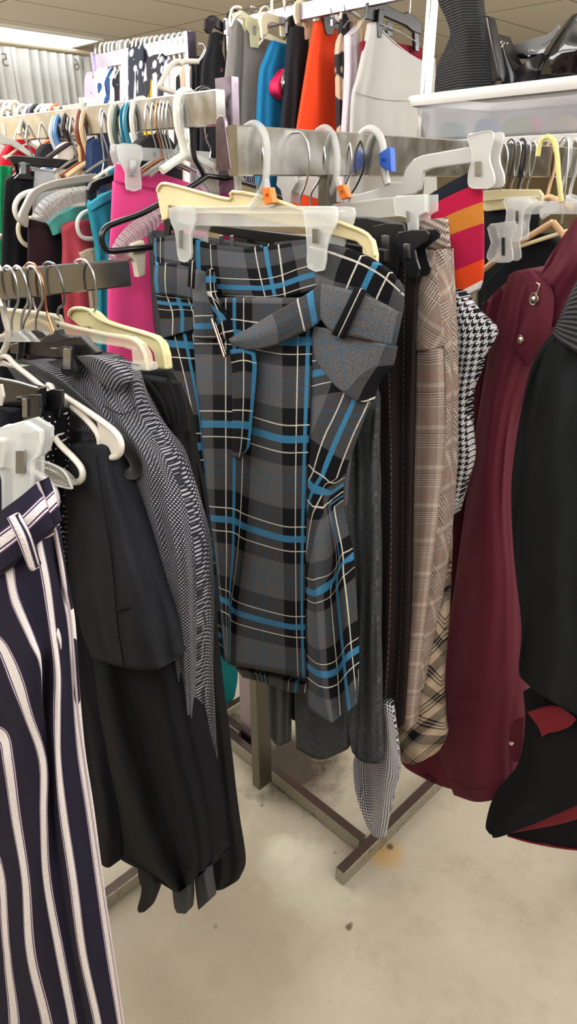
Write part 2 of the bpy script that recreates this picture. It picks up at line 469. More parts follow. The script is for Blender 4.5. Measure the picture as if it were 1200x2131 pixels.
# ---- the rack behind it, seen end on past the mirrored post
K_R0 = at(438, 226, 1.50)
Lk = 1.55
back = thing('clothes_rack', Vector((K_R0.x, K_R0.y, 0)), 'chrome rack packed with coloured hangers behind the pink skirt', 'clothes rack')
b = MB(); b.bar(K_R0 + QD * .03, K_R0 - QD * 2.6, .022, .058); b.build('hanging_rail', CHROME, back)
pp = at(473, 215, 1.60)
pq = Pl(Vector((pp.x, pp.y, 0)), -RD)
b = MB(); ztop = at(478, 162, 1.60).z
b.bar(Vector((pp.x, pp.y, 0)), Vector((pp.x, pp.y, ztop)), .05, .022, up=RD)
b.build('upright', metal('9a8f9c', .16, .1), back)
b = MB(); b.bar(Vector((pp.x, pp.y, .03)) - QD * .03, Vector((pp.x, pp.y, .03)) - QD * 1.2, .03, .04); b.build('foot_bar', WORN, back)

# ---- the tall rack with the orange dress
T_P = at(893, 90, 2.78)
T_z = at(705, 12, 3.1).z
tp0 = Vector((T_P.x, T_P.y, 0))
Tl_ = along(Vector((tp0.x, tp0.y, T_z)), -QD, 470); Tlen = math.hypot(Tl_.x - tp0.x, Tl_.y - tp0.y)
tall = thing('clothes_rack', tp0, 'tall chrome rack holding the orange dress and white skirts', 'clothes rack')
b = MB(); b.bar(tp0, tp0 + UP * (T_z + .25), .045, .018, up=QD); b.build('upright', CHROME, tall)
b = MB(); b.bar(Vector((tp0.x, tp0.y, T_z)) - QD * .01, Vector((tp0.x, tp0.y, T_z)) - QD * Tlen, .022, .055); b.build('hanging_rail', metal('a79fac', .3, .12), tall)
b = MB(); e = tp0 - QD * (Tlen - .02); b.bar(e, e + UP * (T_z + .03), .045, .018, up=QD); b.build('upright', CHROME, tall)
b = MB(); b.bar(tp0 - RD * .3 + UP * .02, tp0 + RD * .3 + UP * .02, .03, .04); b.bar(e - RD * .3 + UP * .02, e + RD * .3 + UP * .02, .03, .04); b.build('foot_bar', WORN, tall)
# ================================================================ the blue plaid skirt and its hanger
DK, GR, BL, WH = '121216', '57575a', '38759a', 'c9c6bb'
warp = [(0, DK, 0), (.178, WH, .75), (.193, DK, 0), (.285, BL, .85), (.335, DK, 0), (.443, WH, .75), (.458, DK, 0), (.57, GR, 0), (.70, '46596a', .1), (.722, GR, 0), (.80, '46596a', .1), (.822, GR, 0)]
weft = [(0, DK, 0), (.176, WH, .75), (.189, DK, 0), (.275, BL, .8), (.345, DK, 0), (.431, WH, .75), (.444, DK, 0), (.57, GR, 0), (.70, '46596a', .12), (.73, GR, 0), (.79, '46596a', .12), (.82, GR, 0)]
PLAID = tartan('blue_grey_plaid', warp, weft, weave=95)
S1 = Pl(along(C_R0, RD, 526), -RD)
sk = thing('plaid_skirt', S1(600, 1480), 'grey, black and blue plaid skirt with a belt and buckle, on clear clip hanger', 'skirt')
# lining body that gives it its volume
sheet('back_panel', S1, [[(318, 500, -.02), (470, 520, -.03), (640, 505, -.02), (835, 600, -.02)], [(340, 700, -.02), (500, 720, -.03), (650, 720, -.03), (800, 740, -.02)],
    [(395, 960, -.03), (500, 960, -.03), (640, 960, -.03), (725, 960, -.03)], [(432, 1200, -.03), (500, 1230, -.03), (640, 1250, -.03), (715, 1240, -.03)],
    [(470, 1378, -.03), (520, 1402, -.03), (600, 1440, -.03), (690, 1440, -.03)]], PLAID, sk, th=.05, U=[0, 1.6, 3.2, 4.8], V=[-1.8, -.6, .6, 1.8, 3.0], edge=.1)
# front panel
U6 = [-.24, 0, .31, .57, 1.0, 1.356]
fp = [[(400, 620, 0), (442, 620, .004), (487, 620, .004), (525, 620, .004), (587, 620, .004), (648, 620, 0)],
      [(402, 700, -.002), (442, 700, .006), (487, 702, .006), (525, 710, .004), (587, 720, .008), (648, 720, .006)],
      [(413, 851, -.004), (443, 851, .008), (487, 853, .01), (525, 863, .002), (587, 880, .012), (642, 880, .014)],
      [(425, 963, -.004), (445, 963, .01), (487, 966, .012), (521, 981, 0), (587, 999, .014), (638, 1000, .016)],
      [(434, 1056, -.004), (447, 1058, .01), (486, 1062, .014), (516, 1076, -.002), (588, 1098, .016), (635, 1100, .018)],
      [(447, 1150, -.004), (453, 1153, .01), (484, 1158, .014), (506, 1174, -.004), (590, 1197, .018), (633, 1200, .02)],
      [(456, 1238, -.004), (461, 1242, .008), (477, 1250, .012), (494, 1270, -.002), (591, 1297, .018), (633, 1300, .02)],
      [(468, 1376, -.004), (470, 1378, .006), (476, 1382, .008), (492, 1386, .002), (594, 1404, .016), (636, 1412, .02)]]
sheet('front_panel', S1, fp, PLAID, sk, th=.016, nu=44, nv=60, U=U6, V=[-1.05, -.66, .17, .73, 1.2, 1.7, 2.28, 2.92])
# left side panel
sheet('side_panel', S1, [[(342, 690, -.01), (361, 692, 0), (384, 694, 0), (408, 696, -.01)], [(378, 840, -.012), (396, 840, 0), (412, 840, -.002), (428, 842, -.02)],
    [(398, 950, -.012), (412, 950, 0), (424, 950, -.004), (440, 952, -.02)], [(418, 1100, -.012), (428, 1100, 0), (440, 1100, -.004), (450, 1102, -.02)],
    [(432, 1240, -.012), (445, 1240, 0), (456, 1240, -.004), (464, 1240, -.02)], [(448, 1350, -.012), (456, 1360, 0), (466, 1374, -.004), (474, 1378, -.02)]], PLAID, sk, th=.012,
    U=[.05, .185, .31, .52], V=[-.8, -.1, .4, 1.08, 1.8, 2.6])
# right side panel with its deep fold
fr = [[(648, 690, .004), (690, 690, .01), (730, 700, .008), (770, 710, .004), (800, 724, -.01)],
      [(643, 830, .006), (680, 815, .016), (715, 810, .014), (745, 820, .008), (768, 836, -.006)],
      [(640, 910, .008), (664, 900, .02), (690, 905, .018), (715, 912, .01), (743, 906, -.004)],
      [(637, 980, .01), (654, 985, .024), (672, 990, .022), (692, 1000, .01), (716, 985, -.004)],
      [(635, 1070, .012), (650, 1064, .028), (672, 1060, .018), (688, 1056, .004), (712, 1050, -.008)],
      [(633, 1170, .014), (650, 1172, .03), (688, 1175, .008), (710, 1150, .016), (729, 1140, -.004)],
      [(633, 1230, .014), (655, 1238, .032), (688, 1232, .008), (712, 1200, .018), (734, 1170, -.002)],
      [(635, 1370, .016), (665, 1400, .036), (698, 1395, .012), (722, 1365, .022), (744, 1350, 0)],
      [(640, 1474, .018), (684, 1504, .04), (705, 1490, .02), (726, 1478, .026), (741, 1464, .004)]]
uu = [[-.4, -.15, .1, .3, .5], [-.25, -.02, .17, .33, .46], [-.05, .12, .25, .37, .5], [.1, .21, .32, .42, .52], [.3, .44, .54, 1.4, 1.56], [.45, .62, .95, 1.44, 1.57], [.5, .75, 1.2, 1.44, 1.56], [.5, .85, 1.16, 1.38, 1.55], [.55, .9, 1.17, 1.31, 1.45]]
vv = [[-1.1, -1.1, -1.05, -1.0, -.95], [-.42, -.45, -.45, -.42, -.36], [0, -.08, -.1, -.12, -.18], [.24, .2, .18, .16, .1], [.55, .47, .45, .5, .65], [1.02, 1.0, 1.1, 1.17, 1.17], [1.31, 1.31, 1.38, 1.42, 1.35], [2.25, 2.31, 2.31, 2.31, 2.31], [2.8, 2.85, 2.8, 2.8, 2.88]]
sheet('pleated_side_panel', S1, fr, PLAID, sk, th=.02, nu=40, nv=70, U=uu, V=vv)
# waistband, centre and right
sheet('waistband', S1, [[(318, 497, -.012), (360, 490, -.004), (400, 497, .004), (432, 508, -.004), (505, 517, -.012), (529, 516, -.012), (552, 513, -.01), (578, 509, -.008), (606, 505, -.004), (645, 497, .004)],
    [(319, 525, -.012), (358, 532, -.002), (400, 540, .008), (434, 552, 0), (512, 560, -.008), (537, 560, -.008), (559, 558, -.006), (584, 555, -.004), (616, 548, 0), (655, 540, .006)],
    [(322, 552, -.012), (356, 572, 0), (402, 590, .008), (440, 610, 0), (526, 622, -.006), (552, 623, -.006), (573, 621, -.004), (592, 618, -.002), (626, 610, .002), (662, 600, .008)]], PLAID, sk, th=.012, nu=60, nv=14,
    U=[-1.75, -1.2, -.75, -.6, 0, .185, .31, .45, .57, .8], V=[[-.55] * 10, [-.1, -.1, -.1, 0, .02, .02, .03, .06, .1, .12], [.3, .35, .38, .42, .48, .48, .48, .48, .5, .5]])
sheet('waistband', S1, [[(640, 498, .004), (690, 510, .012), (720, 519, .01), (750, 532, .006), (781, 549, .002), (809, 568, -.006), (840, 600, -.024)],
    [(648, 545, .008), (676, 556, .016), (700, 566, .014), (730, 575, .01), (762, 588, .004), (790, 606, -.004), (838, 640, -.024)],
    [(660, 606, .01), (668, 610, .018), (690, 616, .016), (711, 622, .012), (743, 634, .006), (772, 648, -.002), (832, 668, -.024)]], PLAID, sk, th=.012, nu=44, nv=14,
    U=[-.35, -.15, 0, .185, .31, .45, .7], V=[-.6, -.48, -.35])
# hip yokes under the belt
sheet('hip_yoke', S1, [[(652, 680, .014), (690, 688, .022), (740, 700, .02), (790, 715, .008), (826, 722, -.012)], [(650, 715, .016), (684, 745, .024), (728, 755, .022), (772, 762, .01), (815, 765, -.01)],
    [(654, 742, .016), (690, 790, .024), (725, 818, .022), (752, 822, .012), (790, 792, -.006)], [(658, 752, .016), (694, 800, .022), (726, 824, .02), (752, 836, .012), (777, 834, -.002)]], PLAID, sk, th=.012,
    U=[[.62, .78, .9, .96, 1.1], [.6, .74, .86, .96, 1.1], [.6, .7, .8, 1.02, 1.12], [.6, .7, .8, 1.1, 1.18]], V=[[.62, .66, .72, .78, .82], [.72, .82, .92, .99, 1.03], [.8, .95, 1.02, 1.12, 1.1], [.82, 1.0, 1.1, 1.19, 1.2]])
sheet('hip_yoke', S1, [[(322, 600, -.006), (345, 604, .004), (372, 608, .006), (408, 612, 0)], [(330, 650, -.006), (354, 652, .006), (376, 650, .006), (410, 652, 0)], [(336, 704, -.006), (352, 700, .006), (372, 694, .006), (408, 684, 0)]], PLAID, sk, th=.012,
    U=[[.05, .2, .34, .6], [.04, .16, .29, .5], [.02, .14, .27, .47]], V=[.05, .5, .8])
# the fabric belt: left piece, drop beside the ring, sash, right piece, hanging end
sheet('belt', S1, [[(320, 547, .012), (345, 548, .016), (370, 552, .016), (396, 558, .012)], [(318, 580, .012), (344, 582, .018), (370, 586, .018), (398, 592, .012)], [(322, 612, .012), (346, 613, .014), (370, 616, .014), (402, 622, .01)]], PLAID, sk, th=.008,
    U=[.26, .46, .58, .74], V=[.55, .68, .84], nu=18, nv=10)
sheet('belt', S1, [[(402, 560, .018), (415, 564, .024), (428, 570, .02)], [(400, 610, .018), (418, 612, .026), (438, 618, .02)], [(403, 660, .016), (422, 662, .026), (444, 664, .02)], [(404, 705, .01), (424, 706, .016), (448, 706, .012)]], PLAID, sk, th=.008,
    U=[.62, .72, .9], V=[[.6, .62, .64], [.9, .9, .9], [1.2, 1.22, 1.24], [1.47, 1.47, 1.47]], nu=12, nv=16)
sheet('belt', S1, [[(428, 562, .022), (437, 560, .028), (446, 570, .018)], [(428, 610, .02), (440, 612, .028), (452, 618, .014)], [(440, 655, .016), (458, 658, .022), (478, 664, .008)], [(450, 704, .01), (468, 706, .014), (490, 712, .004)]], PLAID, sk, th=.008,
    U=[.1, .19, .26], V=[[.2, .22, .24], [.46, .46, .5], [.2, .3, .36], [.46, .5, .52]], nu=12, nv=16)
sheet('belt', S1, [[(474, 706, .026), (520, 681, .03), (560, 656, .03), (604, 631, .03), (640, 610, .026), (668, 590, .02)], [(478, 712, .03), (525, 703, .036), (570, 686, .036), (612, 662, .034), (645, 640, .03), (670, 622, .022)],
    [(482, 718, .026), (520, 728, .03), (572, 718, .03), (620, 696, .03), (652, 678, .026), (674, 655, .02)]], PLAID, sk, th=.008, nu=36, nv=12,
    U=[-.42, -.2, -.02, .12, .3, .4], V=[.6, .76, .9])
sheet('belt', S1, [[(662, 588, .022), (700, 598, .03), (745, 612, .028), (795, 634, .012), (836, 656, -.012)], [(661, 625, .024), (694, 640, .034), (738, 652, .032), (786, 672, .014), (829, 690, -.01)], [(662, 658, .022), (690, 690, .03), (732, 700, .028), (778, 712, .012), (822, 722, -.012)]], PLAID, sk, th=.008, nu=30, nv=12,
    U=[.55, .68, .88, .93, 1.02], V=[.58, .72, .86])
sheet('belt', S1, [[(478, 728, .012), (506, 726, .026), (530, 734, .022)], [(482, 770, .014), (507, 765, .026), (533, 770, .02)], [(483, 850, .012), (506, 850, .022), (526, 852, .016)], [(482, 920, .012), (502, 922, .02), (519, 924, .014)], [(483, 950, .012), (497, 953, .018), (512, 938, .014)]], PLAID, sk, th=.008, nu=14, nv=24,
    U=[[.0, .19, .33]] * 5, V=[-.7, -.5, .17, .5, .62])
for q, us in (([(738, 596), (762, 606), (716, 706), (689, 696)], (.09, .28)), ([(393, 540), (407, 545), (404, 602), (390, 596)], (.12, .25))):
    sheet('belt_loop', S1, [[(*q[0], .036), (*q[1], .034)], [((q[0][0] + q[3][0]) / 2, (q[0][1] + q[3][1]) / 2, .042), ((q[1][0] + q[2][0]) / 2, (q[1][1] + q[2][1]) / 2, .04)], [(*q[3], .034), (*q[2], .032)]], PLAID, sk, th=.004, U=[us[0], us[1]], V=[.02, .12, .16], nu=6, nv=10)
# the ring, seen almost edge on
GOLD = metal('c9a995', .16, .06)
rb = MB(); c0, c1 = S1(441, 664, .05), S1(467, 742, .05); dpt = ((c0 + c1) / 2 - CAM).normalized() * .045 + S1.n * -.004
rg = [c0, c1, c1 + dpt, c0 + dpt]
b = MB()
for i in range(4): b.bar(rg[i], rg[(i + 1) % 4], .005, .0045, up=S1.n.cross(UP) if i % 2 else UP)
b.build('buckle', GOLD, sk)
# hem turned back, seen below the front panel
sheet('back_hem', S1, [[(488, 1388, -.02), (540, 1400, -.02), (600, 1415, -.02), (642, 1425, -.02)], [(505, 1410, -.022), (545, 1420, -.022), (598, 1438, -.022), (640, 1442, -.022)]], PLAID, sk, th=.01, U=[.6, 1.3, 2.2, 2.5], V=[0.55, .68], nu=20, nv=6)
# ================================================================ what hangs on the middle rack
def MP(col): return Pl(along(C_R0, RD, col), -RD)
FROST = plastic('e4e7e5', .36, .3); CLEAR = plastic('eef1f0', .26, .12); CLEARISH = plastic('e2e5e3', .32, .2); CREAM = plastic('e2d3a4', rough=.4); BLACKP = plastic('17171a', rough=.3); WHITEP = plastic('d2cfc8', rough=.35)
MILK = plastic('cfcecb', .7, .4); BLACKCL = plastic('1d1d20', rough=.2); ORANGE = plastic('ef7a24', rough=.5); BLUETAG = plastic('2f5fc0', rough=.5); GREYP = plastic('9b968f', rough=.45)
BRONZE = metal('8a6a4a', .3); COPPER = metal('b9805e', .25)
def clip(t, pl, pts, m, off=.014, th=.004, back=.026, spring=None, n=2, name='clip', label=None):
    """a two-jaw pinch clip: the traced jaw, its twin behind, a folded metal spring"""
    c = curve([(p[0], p[1]) for p in pts], n, True) if n else pts
    b = MB()
    f1 = [pl(p[0], p[1], off) for p in c]
    b.slab(f1, pl.n, th); b.slab([p - pl.n * back for p in f1], pl.n, th)
    ys = sorted(p[1] for p in c); y0 = ys[0]; ym = (ys[0] * .62 + ys[-1] * .38)
    xs = [p[0] for p in c if abs(p[1] - y0) < (ys[-1] - y0) * .3]
    xa, xb = min(xs), max(xs)
    p0, p1 = pl(xa * .8 + xb * .2, y0 * .8 + ym * .2, off - back / 2), pl(xa * .2 + xb * .8, y0 * .8 + ym * .2, off - back / 2)
    b.bar(p0, p1, back * .8, .006)
    if m is FROST or m is CLEARISH or m is MILK: b.tube(f1, .0013, 5, True)
    o = b.build(name, m, t, False, .0012, label)
    if spring:
        x0, y0, x1, y1 = spring
        q = [(x0, y0), (x1, y0), (x1, y1), (x0, y1)]
        sb = MB(); sb.slab([pl(x, y, off + .0025) for x, y in q], pl.n, .003)
        sb.bar(pl((x0 + x1) / 2, y0, off + .001), pl((x0 + x1) / 2, y0, off - back), .006, .0015)
        s = sb.build('spring', WIRE, o, False, .0008)
    return o

def text(name, body, pl, x, y, hpx, m, parent, off, mirror=False, rot=0):
    cu = bpy.data.curves.new(name, 'FONT'); cu.body = body; cu.align_x = 'CENTER'; cu.align_y = 'CENTER'; cu.extrude = .0002
    o = bpy.data.objects.new(name + '_tmp', cu); COL.objects.link(o)
    bpy.context.view_layer.update()
    me = bpy.data.meshes.new_from_object(o.evaluated_get(bpy.context.evaluated_depsgraph_get())); bpy.data.objects.remove(o)
    c = pl(x, y, off); up = (pl(x, y - 1, off) - c); sz = up.length * hpx / .7; up = UP; rt = UP.cross(pl.n)
    cr_, sr = math.cos(rot), math.sin(rot); rt, up = rt * cr_ + up * sr, up * cr_ - rt * sr
    if mirror: rt = -rt
    return link(name, [c + rt * v.co.x * sz + up * v.co.y * sz + pl.n * v.co.z for v in me.vertices], [tuple(p.vertices) for p in me.polygons], m, parent, None, False)

# --- hanger of the plaid skirt
h = thing('clip_hanger', S1(526, 440), 'frosted clear clip hanger with orange size tag holding the plaid skirt', 'hanger')
plate('bar', S1, [(368, 432), (520, 430), (640, 431), (692, 431), (692, 471), (640, 472), (520, 471), (400, 469), (368, 462)], .012, FROST, h, 0, 0, .003, .0016)
plate('bar_rib', S1, [(390, 440), (660, 441), (660, 446), (390, 445)], .003, FROST, h, .003, 0, .001)
hook('hook', S1, [(496, 395), (493, 340), (498, 295), (510, 268), (527, 258), (543, 266), (553, 290), (555, 335), (552, 375), (540, 405), (522, 432)], [.0055] * 51, FROST, h, n=5)
hook('hook_brace', S1, [(553, 372), (558, 400), (566, 430)], .005, FROST, h)
plate('size_tag', S1, [(543, 392), (560, 390), (567, 422), (550, 426)], .012, ORANGE, h, .0075, 0, .001, label='orange size tag')
text('tag_print', 'M', S1, 555, 407, 9, plastic('7a3a12'), h, .0082, rot=.2)
clip(h, S1, [(354, 436), (372, 430), (400, 430), (405, 462), (396, 490), (397, 525), (392, 543), (373, 541), (368, 510), (364, 480), (356, 462)], FROST, .02, .005, .034, (372, 478, 378, 516))
clip(h, S1, [(632, 433), (660, 432), (698, 434), (697, 466), (684, 492), (677, 520), (672, 562), (641, 557), (640, 520), (637, 480), (634, 455)], FROST, .024, .005, .036, (649, 476, 661, 506))

# --- cream hanger behind it
P = MP(536)
h = thing('slack_hanger', P(560, 450), 'speckled cream plastic hanger with turned-down ends behind the plaid skirt', 'hanger')
crm = N('cream_speckle'); nz = crm.noise(crm.obj(), 700, 2); crm.bsdf(Base_Color=crm.mix(crm.map(nz, .45, .65, 0, .5), lin('e6d8ac'), lin('cdb987')), Roughness=.45)
CREAMS = crm.m
plate('body', P, [(325, 400), (330, 387), (345, 381), (400, 395), (478, 414), (485, 398), (495, 398), (560, 412), (640, 440), (700, 462), (750, 478), (775, 500), (782, 530), (780, 585), (770, 560), (758, 520), (740, 503), (690, 490), (600, 470), (500, 448), (420, 440), (350, 428), (348, 455), (336, 460)], .008, CREAMS, h, 0, 0, .002)
hook('rim', P, [(327, 398), (331, 388), (345, 382), (400, 396), (477, 415), (484, 399), (560, 413), (640, 441), (748, 479), (773, 501), (780, 532)], .0028, CREAM, h, n=3, off=.002)
hook('hook', P, [(512, 345), (511, 310), (518, 285), (530, 275), (540, 290), (548, 330), (540, 370), (532, 402)], .0016, WIRE, h)
plate('end_foot', P, [(752, 505), (776, 520), (781, 600), (771, 640), (752, 640), (754, 560)], .012, CREAM, h, -.001, 0, .002)

# --- black hanger bar over the grey trousers
P2 = MP(604)
h = thing('clip_hanger', P2(520, 480), 'black plastic hanger bar crossing behind the plaid skirt waist', 'hanger')
plate('bar', P2, [(345, 447), (410, 463), (640, 492), (800, 520), (800, 545), (640, 518), (520, 500), (410, 478), (352, 480)], .012, BLACKP, h, .004, 0, .002)
clip(h, P2, [(338, 445), (350, 445), (354, 470), (351, 498), (340, 498), (341, 470)], BLACKCL, .016, n=0)
for k, x in enumerate((456, 478)):
    plate('spring', P2, [(x, 490), (x + 6, 489), (x + 7, 515), (x, 515)], .004, WIRE, h, .022, 0, .001)
hook('hook', P2, [(600, 352), (601, 320), (606, 285), (620, 275), (634, 284), (642, 310), (643, 352), (634, 388), (624, 415), (622, 470)], .0017, WIRE, h)
GREYCH = N('grey_chambray'); uvv, u_, v_ = GREYCH.uv()
sl = GREYCH.noise(GREYCH.vmap(uvv, (900, 60, 1)), 1, 3); sl2 = GREYCH.noise(GREYCH.vmap(uvv, (60, 900, 1)), 1, 3)
kk = GREYCH.map(GREYCH.math('MAXIMUM', sl, sl2), .5, .8, 0, 1)
GREYCH.bsdf(Base_Color=GREYCH.mix(kk, lin('35383b'), lin('6b6e70')), Roughness=.92, Specular_IOR_Level=.12, Normal=GREYCH.bump(kk, .2, .001)); M_CHAM = GREYCH.m
M_DGREY = cloth('4b4c4e', var=.35, weave=700)
t = thing('grey_trousers', P2(660, 1570), 'slubby charcoal trousers hanging behind the plaid skirt, hems showing below it', 'trousers')
sheet('waist', P2, [[(306, 478), (420, 500), (600, 530), (790, 560)], [(312, 560), (430, 590), (620, 620), (786, 640)], [(322, 692), (440, 760), (620, 800), (780, 850)], [(352, 830), (450, 900), (620, 940), (778, 900)]], M_CHAM, t, th=.05, nu=24, nv=16)
sheet('leg', P2, [[(690, 800), (735, 800), (782, 840)], [(702, 950), (742, 950), (778, 960)], [(708, 1150), (745, 1150), (782, 1150)], [(714, 1350), (745, 1350), (785, 1350)], [(718, 1500), (748, 1500), (787, 1490)], [(732, 1565), (752, 1585), (790, 1590)]], M_CHAM, t, th=.04, folds=((.006, 1.2, .1), (.003, 3, .4, .5)), wob=.003)
sheet('leg', P2, [[(600, 820), (660, 830), (715, 820)], [(605, 1100), (660, 1100), (716, 1100)], [(610, 1350), (662, 1350), (720, 1350)], [(613, 1480), (665, 1490), (720, 1480)], [(616, 1558), (665, 1581), (719, 1562)]], M_CHAM, t, th=.04, folds=((.004, 1, .3), (.003, 2.4, .6, .3)))
P2b = MP(628)
t = thing('grey_skirt', P2b(575, 1540), 'grey twill skirt edge showing between plaid hem and rack upright', 'skirt')
sheet('panel', P2b, [[(560, 900), (600, 900), (640, 900)], [(556, 1200), (590, 1200), (620, 1200)], [(554, 1420), (580, 1425), (602, 1420)], [(558, 1530), (578, 1552), (600, 1545)]], M_DGREY, t, th=.03, folds=((.004, 2, 0),))
sheet('panel', P2b.back(.02), [[(590, 1300), (625, 1300)], [(592, 1430), (622, 1430)], [(598, 1492), (620, 1504)]], cloth('1c1d22'), t, th=.02, nu=8, nv=10)

# --- brown-black trousers with stitched seams
P3 = MP(664)
g = N('stitched_brown'); uvv, u_, v_ = g.uv()
def line(c, w): return g.math('LESS_THAN', g.math('ABSOLUTE', g.math('SUBTRACT', u_, c)), w)
dash = g.math('GREATER_THAN', g.math('FRACT', g.math('MULTIPLY', v_, 90)), .35)
st = g.math('MULTIPLY', g.math('MAXIMUM', line(.33, .012), line(.74, .012)), dash)
wv = g.noise(uvv, 600, 2)
g.bsdf(Base_Color=g.mix(g.math('MULTIPLY', st, .32), g.mix(wv, lin('1d1819'), lin('2b2425')), lin('a79f98')), Roughness=.9, Specular_IOR_Level=.1); M_STITCH = g.m
t = thing('brown_trousers', P3(805, 1510), 'dark brown trousers with dashed pale stitch lines beside the plaid skirt', 'trousers')
Vd = [0, .12, .28, .6, .85, 1.0]
sheet('leg', P3, [[(776, 545), (815, 550), (868, 560)], [(780, 700), (818, 700), (860, 700)], [(786, 850), (820, 850), (856, 850)], [(792, 1000), (822, 1000), (853, 1000)], [(790, 1300), (818, 1300), (848, 1300)], [(783, 1480), (805, 1500), (838, 1490)], [(783, 1512), (803, 1524), (830, 1515)]], M_STITCH, t, th=.035, U=[[.0, .45, 1]] * 7, V=[0, .15, .3, .45, .75, .95, 1.0], folds=((.005, 1, .1), (.003, 2, .3, .4)))
sheet('waistband', P3, [[(774, 500), (815, 500), (866, 505)], [(776, 560), (815, 566), (868, 575)]], M_STITCH, t, th=.03, nv=6, U=[.05, .2, .3], V=[0, .04])
h = thing('clip_hanger', P3(800, 470), 'black clip hanger with chrome levers at the brown trousers waist', 'hanger')
plate('bar', P3, [(700, 452), (760, 451), (800, 458), (838, 463), (838, 520), (805, 585), (790, 580), (770, 520), (700, 500)], .014, BLACKP, h, .012, 0, .003)
for pts, spr, off in (([(776, 470), (838, 466), (836, 500), (828, 540), (820, 582), (792, 582), (786, 540), (780, 500)], (793, 490, 809, 545), .02), ([(828, 484), (884, 478), (888, 498), (862, 520), (872, 560), (864, 578), (846, 574), (836, 545), (826, 510)], (838, 508, 852, 538), .034)):
    clip(h, P3, pts, BLACKCL, off, .005, .028, spr)
hook('hook', P3, [(632, 350), (632, 310), (638, 282), (652, 276), (666, 285), (674, 310), (675, 345), (662, 378), (647, 405), (644, 455)], .0017, WIRE, h)

# --- second frosted hanger and the brown glen plaid trousers
P4 = MP(680)
h = thing('clip_hanger', P4(780, 440), 'frosted clear clip hanger with orange tag on the brown checked trousers', 'hanger')
plate('bar', P4, [(640, 432), (700, 425), (800, 413), (840, 410), (884, 406), (885, 442), (840, 448), (800, 452), (700, 460), (640, 462)], .012, FROST, h, 0, 0, .003, .0016)
hook('hook', P4, [(646, 360), (648, 310), (655, 282), (668, 268), (682, 268), (694, 285), (701, 320), (700, 365), (690, 395), (674, 425)], .0055, FROST, h)
hook('hook_brace', P4, [(700, 368), (708, 395), (722, 420)], .005, FROST, h)
plate('size_tag', P4, [(698, 388), (712, 384), (725, 410), (709, 416)], .012, ORANGE, h, .0075, 0, .001, label='orange size tag')
text('tag_print', 'M', P4, 711, 400, 8, plastic('7a3a12'), h, .0082, rot=.3)
clip(h, P4, [(819, 412), (850, 408), (884, 405), (884, 440), (868, 450), (868, 480), (849, 482), (848, 455), (838, 450), (822, 448)], FROST, .02, .005, .03, (845, 440, 850, 462), n=0)
BB, CC, BD, OR = '84756c', 'b5a79d', '4d403b', '9a5a44'
fine = lambda a, b: sum([[(a + (b - a) * k / 12, BD if k % 2 == 0 else CC, 0)] for k in range(12)], [])
gl = fine(0, .36) + [(.36, BB, 0), (.62, OR, .4), (.635, BB, 0), (.80, 'b0a196', 0), (.90, BB, 0)]
GLEN = tartan('brown_glen_plaid', gl, gl, .07, .07, 700); GLEND = tartan('brown_glen_plaid_bias', gl, gl, .07, .07, 700, .62); GLENF = tartan('brown_glen_plaid_side', gl, gl, .07, .07, 700, -.5)
t = thing('glen_plaid_trousers', P4(845, 1500), 'brown glen plaid trousers with pieced side panel on the second frosted hanger', 'trousers')
sheet('waistband', P4, [[(845, 478, -.01), (880, 458), (926, 453, -.01)], [(848, 520, -.01), (885, 520), (932, 516, -.01)]], tartan('chevron_band', fine(0, 1), fine(0, 1), .02, .06, 700, .5), t, th=.03, nv=6)
sheet('hip_yoke', P4, [[(846, 518, .002), (875, 520, .01), (904, 521, .006)], [(848, 620, .002), (880, 620, .014), (914, 625, .008)], [(850, 728, .002), (885, 729, .016), (924, 722, .008)]], GLEND, t, th=.03)
sheet('leg', P4, [[(852, 722, -.002), (890, 726, .012), (926, 720, .004)], [(850, 900, -.004), (890, 900, .012), (928, 900, .006)], [(849, 1050, -.004), (885, 1050, .014), (914, 1050, .004)], [(850, 1200, -.004), (872, 1200, .012), (896, 1200, .002)], [(842, 1320, -.004), (860, 1320, .01), (882, 1320, 0)], [(826, 1470, -.004), (845, 1470, .01), (865, 1470, 0)], [(830, 1510, -.002), (846, 1522, .006), (860, 1505, 0)]], GLEN, t, th=.035, nv=50)
sheet('side_panel', P4, [[(903, 520, .006), (922, 518, 0), (937, 518, -.02)], [(912, 620, .008), (928, 620, 0), (942, 620, -.02)], [(923, 725, .006), (936, 725, 0), (945, 725, -.02)], [(926, 900, .006), (937, 900, 0), (946, 900, -.02)], [(912, 1050, .004), (928, 1050, 0), (941, 1050, -.02)], [(894, 1200, .002), (910, 1200, 0), (924, 1200, -.02)], [(880, 1320, 0), (888, 1320, -.004), (900, 1320, -.02)], [(866, 1440, 0), (870, 1440, -.004), (876, 1440, -.02)]], GLENF, t, th=.02, nu=12, nv=50)

